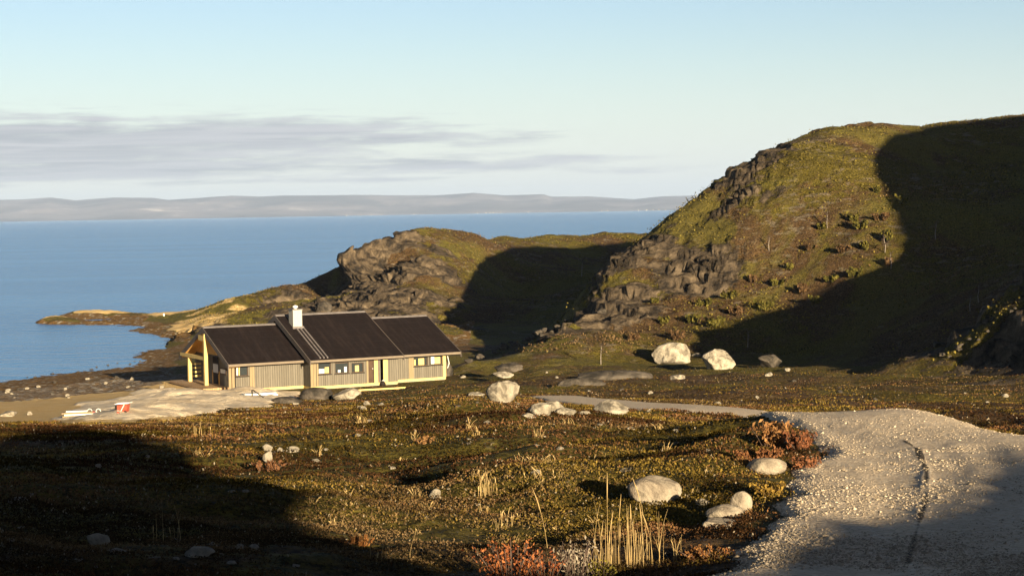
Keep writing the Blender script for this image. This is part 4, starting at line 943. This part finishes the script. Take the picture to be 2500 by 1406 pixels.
for k in range(26):
    t_ = rs.random(); px = 60 + 340 * t_; py = 927 - 62 * t_ ** 1.6 + rs.uniform(-9, 4); c = P(px, py, 1); 
    r0 = ray(px, py); d0 = -H / r0[2]; S(px, py, rs.uniform(5, 13), rs.uniform(3, 6), 'sharp', 'grey_rock', 'dark wet stone breaking the water at the shoreline', 'stones in the shallows', name='shore_stone', cat='stone', res=ICO2, at=np.array([r0[0] * d0, d0, -.1]))
for k in range(34):      # scree below the hill's rock rib and on the dim slope at right
    if k < 20: t_ = rs.random(); px = 1115 + 380 * t_; py = 893 - 150 * t_ + rs.uniform(-2, 14)
    else: px = rs.uniform(2290, 2490); py = 850 - (px - 2290) * .5 + rs.uniform(-5, 40)
    w = rs.uniform(10, 26); S(px, py, w, w * .5, 'sharp', 'grey_rock', 'angular grey scree block on the rocky rib of the hill' if k < 20 else 'pale scree block on the dim rocky slope at right', 'scree on the rib' if k < 20 else 'scree on the right slope', name='scree_block', cat='rock', res=ICO2)

# ---------------------------------------------------------------- grass tufts
def stalk(mb, base, h, bend, ang, r0, head=False):
    pts = []; rad = []
    for i in range(7):
        t = i / 6; pts.append((base[0] + math.cos(ang) * bend * t ** 2.2, base[1] + math.sin(ang) * bend * t ** 2.2, base[2] + h * t - abs(bend) * .25 * t ** 3)); rad.append(r0 * (1 - .7 * t))
    if head: rad[5] = r0 * 2.0; rad[6] = r0 * .8
    mb.tube(pts, rad, 4)
M['straw'] = simple('dry_straw', (0.46, 0.33, 0.14), (0.32, 0.21, 0.08), 8)
def tuft(px, py, spread, hpx, n, label, group=None, bend=.25, head=.3, name='grass_tuft', thick=1.0, lean=None):
    c = spot(px, py); s = c[1] / F; m = MB(); q = random.Random(int(px * 3 + py))
    for i in range(n):
        b = ((q.random() - .5) * spread * s * (n > 2), (q.random() - .5) * spread * s * .7 * (n > 2), -.05); h = hpx * s * q.uniform(.35, 1.0) if n > 2 else hpx * s * (1 - .08 * i)
        a = q.uniform(0, 6.28) if lean is None else lean
        stalk(m, b, h, h * bend * q.uniform(.2, 1.5), a, max(.0016, .00016 * c[1]) * thick * q.uniform(.6, 1.3), q.random() < head)
    o = m.build(name, M['straw'], smooth=True); o.location = c; return tag(o, label, 'grass', group)
tuft(1500, 1390, 110, 200, 34, 'tallest dense clump of dry yellow grass in the bottom foreground', bend=.12)
tuft(1575, 1380, 90, 185, 24, 'dense clump of dry yellow grass just right of the tallest one', bend=.15)
tuft(1484, 1380, 3, 240, 1, 'very tall straight seed stalk rising from the foreground clump', bend=.05, head=1)
tuft(1582, 1365, 8, 225, 1, 'tall stalk leaning left in front of the cracked boulder', bend=.16, lean=3.14, head=1)
tuft(1665, 1372, 50, 95, 12, 'small golden grass clump left of the road, with arching blades', bend=.3)
tuft(1340, 1392, 6, 228, 1, 'single tall stalk leaning left above the silvery shrub', bend=.17, lean=3.14, head=1)
tuft(1190, 1212, 50, 85, 22, 'golden fan of grass standing alone in the olive heath', bend=.25)
tuft(905, 1368, 8, 195, 1, 'thin tall pale stalk leaning left near the shadow edge', bend=.14, lean=3.14)
tuft(1000, 1362, 2, 150, 1, 'arching stalk that bends to the right near the shadow edge', bend=.45, lean=0.0)
tuft(965, 1375, 90, 80, 20, 'loose pale grass at the foot of the two thin stalks', bend=.4)
tuft(835, 1285, 60, 50, 9, 'short dry grass on the shadow edge', bend=.35)
tuft(490, 1112, 40, 26, 26, 'round orange grass tussock at the shadow edge', bend=.6)
tuft(500, 1065, 50, 48, 8, 'thin upright stalks in the sunny heath left of centre', bend=.1)
tuft(405, 1325, 70, 120, 9, 'faint upright stalks standing in the big shadow', bend=.1)
tuft(1228, 1290, 60, 70, 10, 'sparse dry grass below the golden fan', bend=.3)
tuft(1305, 1125, 90, 30, 26, 'soft pale grass patch behind the small flat stone', bend=.5)
for k in range(60):
    px = rs.uniform(430, 1780); py = rs.uniform(1000, 1380); c = spot(px, py)
    if c[0] < -1 and py > 1080 + (px - 480) * .65: continue
    if inside_sd(np.array([c[0]]), np.array([c[1]]), ROAD)[0] > -.3: continue
    tuft(px, py, rs.uniform(15, 40), rs.uniform(16, 44), rs.randint(8, 14), 'short dry grass tuft in the sunlit heath', 'short grass tufts in the heath', bend=.4)

# ---------------------------------------------------------------- shrubs
def shrub(px, py, wpx, hpx, n, ca, cb, label, group=None, leaf=.03, asp=.5, stems=14, name='shrub', dens=1.0, ground=None):
    c = spot(px, py) if ground is None else ground; s = c[1] / F; q = np.random.default_rng(int(px + py * 3)); W_, H_ = wpx * s, hpx * s
    root = empty(name, c); tag(root, label, 'shrub', group)
    mb = MB(); C = []
    for i in range(stems):
        a = q.uniform(0, 6.28); b = np.array([math.cos(a) * W_ * .12, math.sin(a) * W_ * .12, -.04]); e = np.array([math.cos(a) * W_ * .5 * q.uniform(.2, 1), math.sin(a) * W_ * .35 * q.uniform(.2, 1), H_ * q.uniform(.6, 1.0)])
        mdl = (b + e) / 2 + np.array([0, 0, H_ * .08]); mb.tube([b, mdl, e], [.0006 * c[1] ** .5 * 3, .0014 * c[1] ** .5, .0006 * c[1] ** .5], 4)
        k = max(1, int(n / stems)); t = q.uniform(.25, 1.0, k)[:, None]
        C.append((1 - t) ** 2 * b + 2 * t * (1 - t) * mdl + t * t * e + q.normal(size=(k, 3)) * H_ * .08)
    st = mb.build('stems', M['twig'], root, True)
    C = np.concatenate(C); C[:, 2] = np.maximum(C[:, 2], 0); v, f_ = leaves(C, leaf * q.uniform(.6, 1.3, len(C)), asp, .45, int(px)); col = lerp(ca, cb, q.random(len(C)))
    mesh_np('leaves', v, f_, M['leaf'], root, smooth=False, attrs={'col': np.repeat(np.c_[col, np.ones(len(C))], 4, 0)})
    return root
M['twig'] = simple('twig_bark', (0.10, 0.065, 0.045), (0.06, 0.04, 0.03), 8)
M['birch'] = simple('birch_bark', (0.26, 0.22, 0.17), (0.15, 0.12, 0.095), 5)
shrub(1245, 1430, 210, 112, 760, (.10, .025, .012), (.40, .15, .05), 'red and orange leafed willow shrub at the bottom edge', leaf=.032, stems=30)
shrub(1330, 1430, 130, 92, 360, (.12, .03, .015), (.34, .13, .05), 'dark red leafed shrub tips between the orange and the silvery shrub', leaf=.03, stems=18)
shrub(1400, 1425, 150, 110, 420, (.14, .115, .08), (.34, .28, .20), 'silvery grey leafed willow shrub at the bottom edge', leaf=.04, asp=.35, stems=24)
shrub(1470, 1420, 110, 50, 320, (.10, .085, .02), (.26, .21, .04), 'low green leafed shrub beneath the dry grass clump', leaf=.03, stems=18)
shrub(1880, 1092, 120, 62, 900, (.13, .06, .022), (.33, .17, .065), 'orange leafed dwarf birch by the bend of the road', leaf=.075, stems=34)
shrub(1955, 1098, 90, 46, 600, (.10, .04, .02), (.24, .095, .042), 'dark red dwarf birch right of the larger orange one', leaf=.07, stems=22)
shrub(1850, 1128, 150, 34, 700, (.10, .04, .018), (.24, .11, .045), 'low rust red shrub behind the long dome-shaped boulder', leaf=.06, stems=22)
shrub(1965, 1150, 90, 34, 500, (.15, .06, .03), (.32, .14, .06), 'rust shrub spilling onto the road edge', leaf=.05, stems=20)
shrub(1880, 1215, 110, 40, 600, (.10, .06, .015), (.30, .19, .04), 'olive and rust shrub on the road edge beside the egg-shaped boulder', leaf=.045, stems=20)
shrub(1720, 1370, 150, 34, 600, (.13, .05, .02), (.30, .15, .05), 'brownish red low shrub at the lower road edge', leaf=.03, stems=22)
shrub(1040, 1082, 60, 16, 220, (.12, .06, .025), (.28, .155, .06), 'flat orange bush in the middle of the heath', leaf=.07, stems=12)
shrub(650, 1150, 110, 26, 360, (.10, .045, .02), (.22, .105, .048), 'reddish bush below the wedge-shaped stone', leaf=.06, stems=14)
shrub(880, 1330, 110, 22, 360, (.22, .09, .03), (.40, .19, .06), 'rust orange low bush on the big shadow edge', leaf=.035, stems=14)
def hill_at(px, py): return hit(px, py) if False else spot(px, py)
hb = [(2100, 560, 60), (2150, 540, 54), (2180, 590, 70), (2120, 610, 50), (2060, 620, 46), (2080, 540, 40), (2200, 500, 44), (2170, 650, 48), (2090, 680, 56), (2030, 690, 44), (1960, 720, 60), (1900, 700, 44), (1860, 760, 60), (1800, 770, 52),
      (1740, 800, 64), (1690, 790, 52), (1660, 830, 56), (1620, 790, 40), (1780, 730, 44), (1840, 690, 40), (1720, 750, 44), (1930, 660, 38), (1550, 830, 34), (2010, 560, 34), (1600, 740, 30), (1980, 610, 34), (1990, 740, 40), (2140, 470, 34)]
for k, (px, py, w) in enumerate(hb):
    g_ = k % 3 != 1
    shrub(px, py, w, w * .42, 260, (.035, .035, .010) if g_ else (.05, .03, .015), (.150, .125, .028) if g_ else (.16, .095, .045), 'low ' + ('green' if g_ else 'brown') + ' willow bush in the thicket on the hillside', ('green' if g_ else 'brown') + ' bushes on the hillside', leaf=.34, asp=.7, stems=8, name='willow_bush')
def birch(px, py, hpx, label, group=None):
    c = spot(px, py); s = c[1] / F; Hh_ = hpx * s; q = random.Random(px); root = empty('birch_tree', c); tag(root, label, 'tree', group)
    m = MB(); top = Vector((Hh_ * .08 * q.uniform(-1, 1), 0, Hh_)); m.tube([(0, 0, -.2), top * .35 + Vector((.1 * q.uniform(-1, 1), 0, 0)), top * .7, top], [.055, .045, .03, .01], 5); m.build('trunk', M['birch'], root, True)
    m = MB()
    for i in range(16):
        t = q.uniform(.35, .98); b = top * t; a = q.uniform(0, 6.28); L = Hh_ * q.uniform(.12, .30) * (1.15 - t * .5)
        e = b + Vector((math.cos(a) * L, math.sin(a) * L, L * q.uniform(.5, 1.0))); m.tube([b, (b + e) / 2 + Vector((0, 0, L * .05)), e], [.03, .02, .006], 3)
        for j in range(3):
            e2 = e + Vector((q.uniform(-1, 1), q.uniform(-1, 1), q.uniform(.1, .8))) * L * .35; m.tube([(b + e) / 2, e2], [.014, .005], 3)
    m.build('crown', M['twig'], root, True); return root
birch(1420, 676, 46, 'pale bare birch standing in the dark valley')
birch(1467, 890, 52, 'small bare birch at the hill foot, left of the big boulders')
birch(2020, 560, 42, 'bare birch high on the sunlit hillside above the thicket')
birch(1878, 615, 36, 'slender bare birch in the middle of the sunlit slope')
for px, py, h in ((2285, 585, 44), (2160, 618, 44), (2175, 660, 40), (1825, 850, 40), (2390, 740, 44), (2370, 760, 36)):
    birch(px, py, h, 'small leafless birch on the hillside', 'leafless birches on the hillside')

# ---------------------------------------------------------------- building materials and gear by the cabin
def put(name, label, cat, px, py, rz=0.0, group=None, w=None, wm=1.0):
    c = spot(px, py); o = empty(name, c, R(rz))
    if w: k_ = w * c[1] / F / wm; o.scale = (k_, k_, k_)
    return tag(o, label, cat, group)
lp = put('lumber_stack', 'low stack of pale boards at the left end of the sand heap', 'lumber', 196, 1017, 12, w=88, wm=2.1)
for k, (a, b, c_, d) in enumerate(((-1.0, 1.0, 0.02, .10), (-.9, 1.05, .11, .19), (-1.05, .7, .20, .28), (-.8, .4, .30, .37))):
    t = MB(); t.box(a, b, -.35 + .05 * k, .35 - .04 * k, c_, d); t.build('board', M['white' if k % 2 else 'trim'], lp)
sf = put('wire_coil', 'pair of white wire coils with a small red drum beside the boards', 'coil', 228, 1013, 0, w=36, wm=1.25)
for k, xx in enumerate((-.32, .42)):
    t = MB(); t.tube([(xx + .2 * math.cos(a * .52), .05, .26 + .25 * math.sin(a * .52)) for a in range(13)], [.03] * 13, 5); t.build('coil', M['white'], sf, True)
t = MB(); t.tube([(.02, -.1, .16), (.02, .1, .16)], [.15, .15], 10); t.build('drum', M['red'], sf, True)
mx = put('site_trailer', 'small white-topped red site machine with a dark side, on the sand heap', 'machine', 302, 1009, -10, w=38, wm=1.25)
t = MB(); t.prism([(-.42, .14), (.34, .14), (.44, .72), (-.44, .66)], 'y', -.3, .3); t.build('body', M['red'], mx)
t = MB(); t.box(-.62, -.435, -.32, .32, .10, .72); t.build('side_panel', M['dark'], mx)
t = MB(); t.prism([(-.60, .725), (.50, .80), (.62, .84), (.62, .90), (-.2, .88), (-.60, .78)], 'y', -.36, .36); t.build('lid', M['white'], mx)
t = MB(); t.bar((-.1, -.34, .2), (.2, -.34, .72), .05); t.build('brace', M['white'], mx)
for xx in (-.3, .25):
    t = MB(); t.tube([(xx, -.33, .12), (xx, -.26, .12)], [.12, .12], 10); t.build('wheel', M['dark'], mx, True)
bo = put('buoy', 'round red buoy lying at the foot of the site machine', 'buoy', 288, 1013, 0, w=10, wm=.38)
t = MB(); t.tube([(0, 0, -.02), (0, 0, .05), (0, 0, .16), (0, 0, .26), (0, 0, .31), (0, 0, .36)], [.06, .15, .19, .14, .05, .04], 12); t.build('float', M['red'], bo, True)
t = MB(); t.tube([(-.06, 0, .38), (0, 0, .43), (.06, 0, .38)], [.015] * 3, 5); t.build('ring', M['white'], bo, True)
pk = put('timber_plank', 'long unpainted plank lying on the ground before the cabin door', 'plank', 925, 956, 22)
t = MB(); t.box(-1.7, 1.8, -.1, .1, .10, .2); t.build('board', M['new_wood'], pk)
for xx in (-1.3, 1.2):
    t = MB(); t.box(xx - .05, xx + .05, -.2, .2, -.1, .097); t.build('bearer', M['trim'], pk)
iz = put('insulation_stack', 'white insulation boards lying along the cabin foundation', 'insulation', 628, 967, 25)
for k, (a, b, c_) in enumerate(((-1.1, 1.1, .01), (-.8, 1.0, .095))):
    t = MB(); t.box(a, b, -.3, .3, c_, c_ + .08); t.build('board', M['white'], iz)
sw = put('saw_horse', 'dark folded trestle leaning beside the insulation boards', 'trestle', 622, 969, 25)
t = MB(); t.bar((-.25, -.4, -.1), (-.25, -.35, .42), .06); t.build('leg', M['dark'], sw)
t = MB(); t.bar((-.22, -.36, .42), (.35, -.4, .0), .06); t.build('rail', M['dark'], sw)
bg_ = put('bag', 'small dark bag with a white top on the doorstep', 'bag', 935, 941, 0)
t = MB(); t.tube([(0, 0, -.02), (0, 0, .1), (0, 0, .24), (.03, 0, .33)], [.2, .24, .18, .06], 8); t.build('sack', M['dark'], bg_, True)
t = MB(); t.tube([(-.08, 0, .30), (.02, 0, .40), (.12, 0, .30)], [.03] * 3, 5); t.build('handle', M['white'], bg_, True)
# marker out on the spit
mk = put('beacon', 'small white beacon standing out on the spit', 'beacon', 400, 771, 0, w=8, wm=.9)
t = MB(); t.tube([(0, 0, -.2), (0, 0, .5), (0, 0, .52)], [.28, .24, .05], 8); t.build('post', M['white'], mk, True)
t = MB(); t.tube([(0, 0, .52), (0, 0, .62), (0, 0, .64)], [.3, .3, .1], 8); t.build('cap', M['white'], mk, True)
# specks of houses on the far shore
for k, px in enumerate((880, 905, 930, 1010, 1186, 1196, 1204, 1212, 1222, 1290, 1470, 1484, 1560, 1580, 1596, 1610, 1626, 1165, 845)):
    ta_ = (px - CX) / F; d = 16500 - 600 * ta_ - 500; q = P(px, 541 - 3.5 - ROLL * px, d); s_ = rs.uniform(3, 6)
    hm2 = MB(); hm2.box(-s_, s_, -5, 5, -1, 7); o = hm2.build('wall', M['chimney'], None)
    root = empty('far_house', (q[0], d + 60, 3.0)); tag(root, 'tiny white house on the far shore of the fjord', 'house', 'houses on the far shore'); o.parent = root
    t = MB(); t.prism([(-5.6, 7.01), (5.6, 7.01), (0, 11)], 'x', -s_, s_); t.build('roof', M['barge'], root)

# ---------------------------------------------------------------- loose gravel on the road
rg = np.random.default_rng(21); N3 = 150000
tb = rg.uniform(-.02, .30, N3); r_ = 1 / rg.uniform(1 / 42., 1 / 11.5, N3); x = np.sin(tb) * r_; y = np.cos(tb) * r_; f = on_ground(x, y); sd_ = f(sdr); pat = fbm(x, y, 1.1, 4, 200)
kp = (sd_ > -.35) & ((pat + .5 * np.exp(-((sd_ - .1) / .35) ** 2) + .22 * rg.normal(size=N3)) > .10); x, y, sd_ = x[kp], y[kp], sd_[kp]; z = f(GZ)[kp] + .05 * (sstep(-.25, .25, sd_) * 2 - 1)
n = len(x); s_ = np.clip(rg.lognormal(math.log(.0065), .5, n), .004, .03); O8 = np.array([(1, 0, 0), (0, 1, 0), (-1, 0, 0), (0, -1, 0), (0, 0, 1), (0, 0, -1)], float)
a_ = rg.uniform(0, 6.28, n); sx = s_ * rg.uniform(.7, 1.4, n); sy = s_ * rg.uniform(.6, 1.1, n); sz = s_ * rg.uniform(.45, .9, n)
vx = O8[None, :, 0] * sx[:, None] + rg.normal(size=(n, 6)) * s_[:, None] * .2; vy = O8[None, :, 1] * sy[:, None] + rg.normal(size=(n, 6)) * s_[:, None] * .2; vz = O8[None, :, 2] * sz[:, None] + rg.normal(size=(n, 6)) * s_[:, None] * .1
ca, sa = np.cos(a_)[:, None], np.sin(a_)[:, None]
v = np.stack([x[:, None] + vx * ca - vy * sa, y[:, None] + vx * sa + vy * ca, (z + s_ * .2)[:, None] + vz], -1).reshape(-1, 3)
F8 = np.array([(0, 1, 4), (1, 2, 4), (2, 3, 4), (3, 0, 4), (1, 0, 5), (2, 1, 5), (3, 2, 5), (0, 3, 5)]); fq = (np.arange(n)[:, None, None] * 6 + F8[None]).reshape(-1, 3)
col = lerp((.24, .19, .13), (.56, .46, .33), rg.random(n) ** 1.5)
M['pebble'] = leaf_mat('pebble_stone', 0.0)
tag(mesh_np('loose_gravel', v, fq, M['pebble'], smooth=False, attrs={'col': np.repeat(np.c_[col, np.ones(n)], 6, 0)}), kind='stuff')
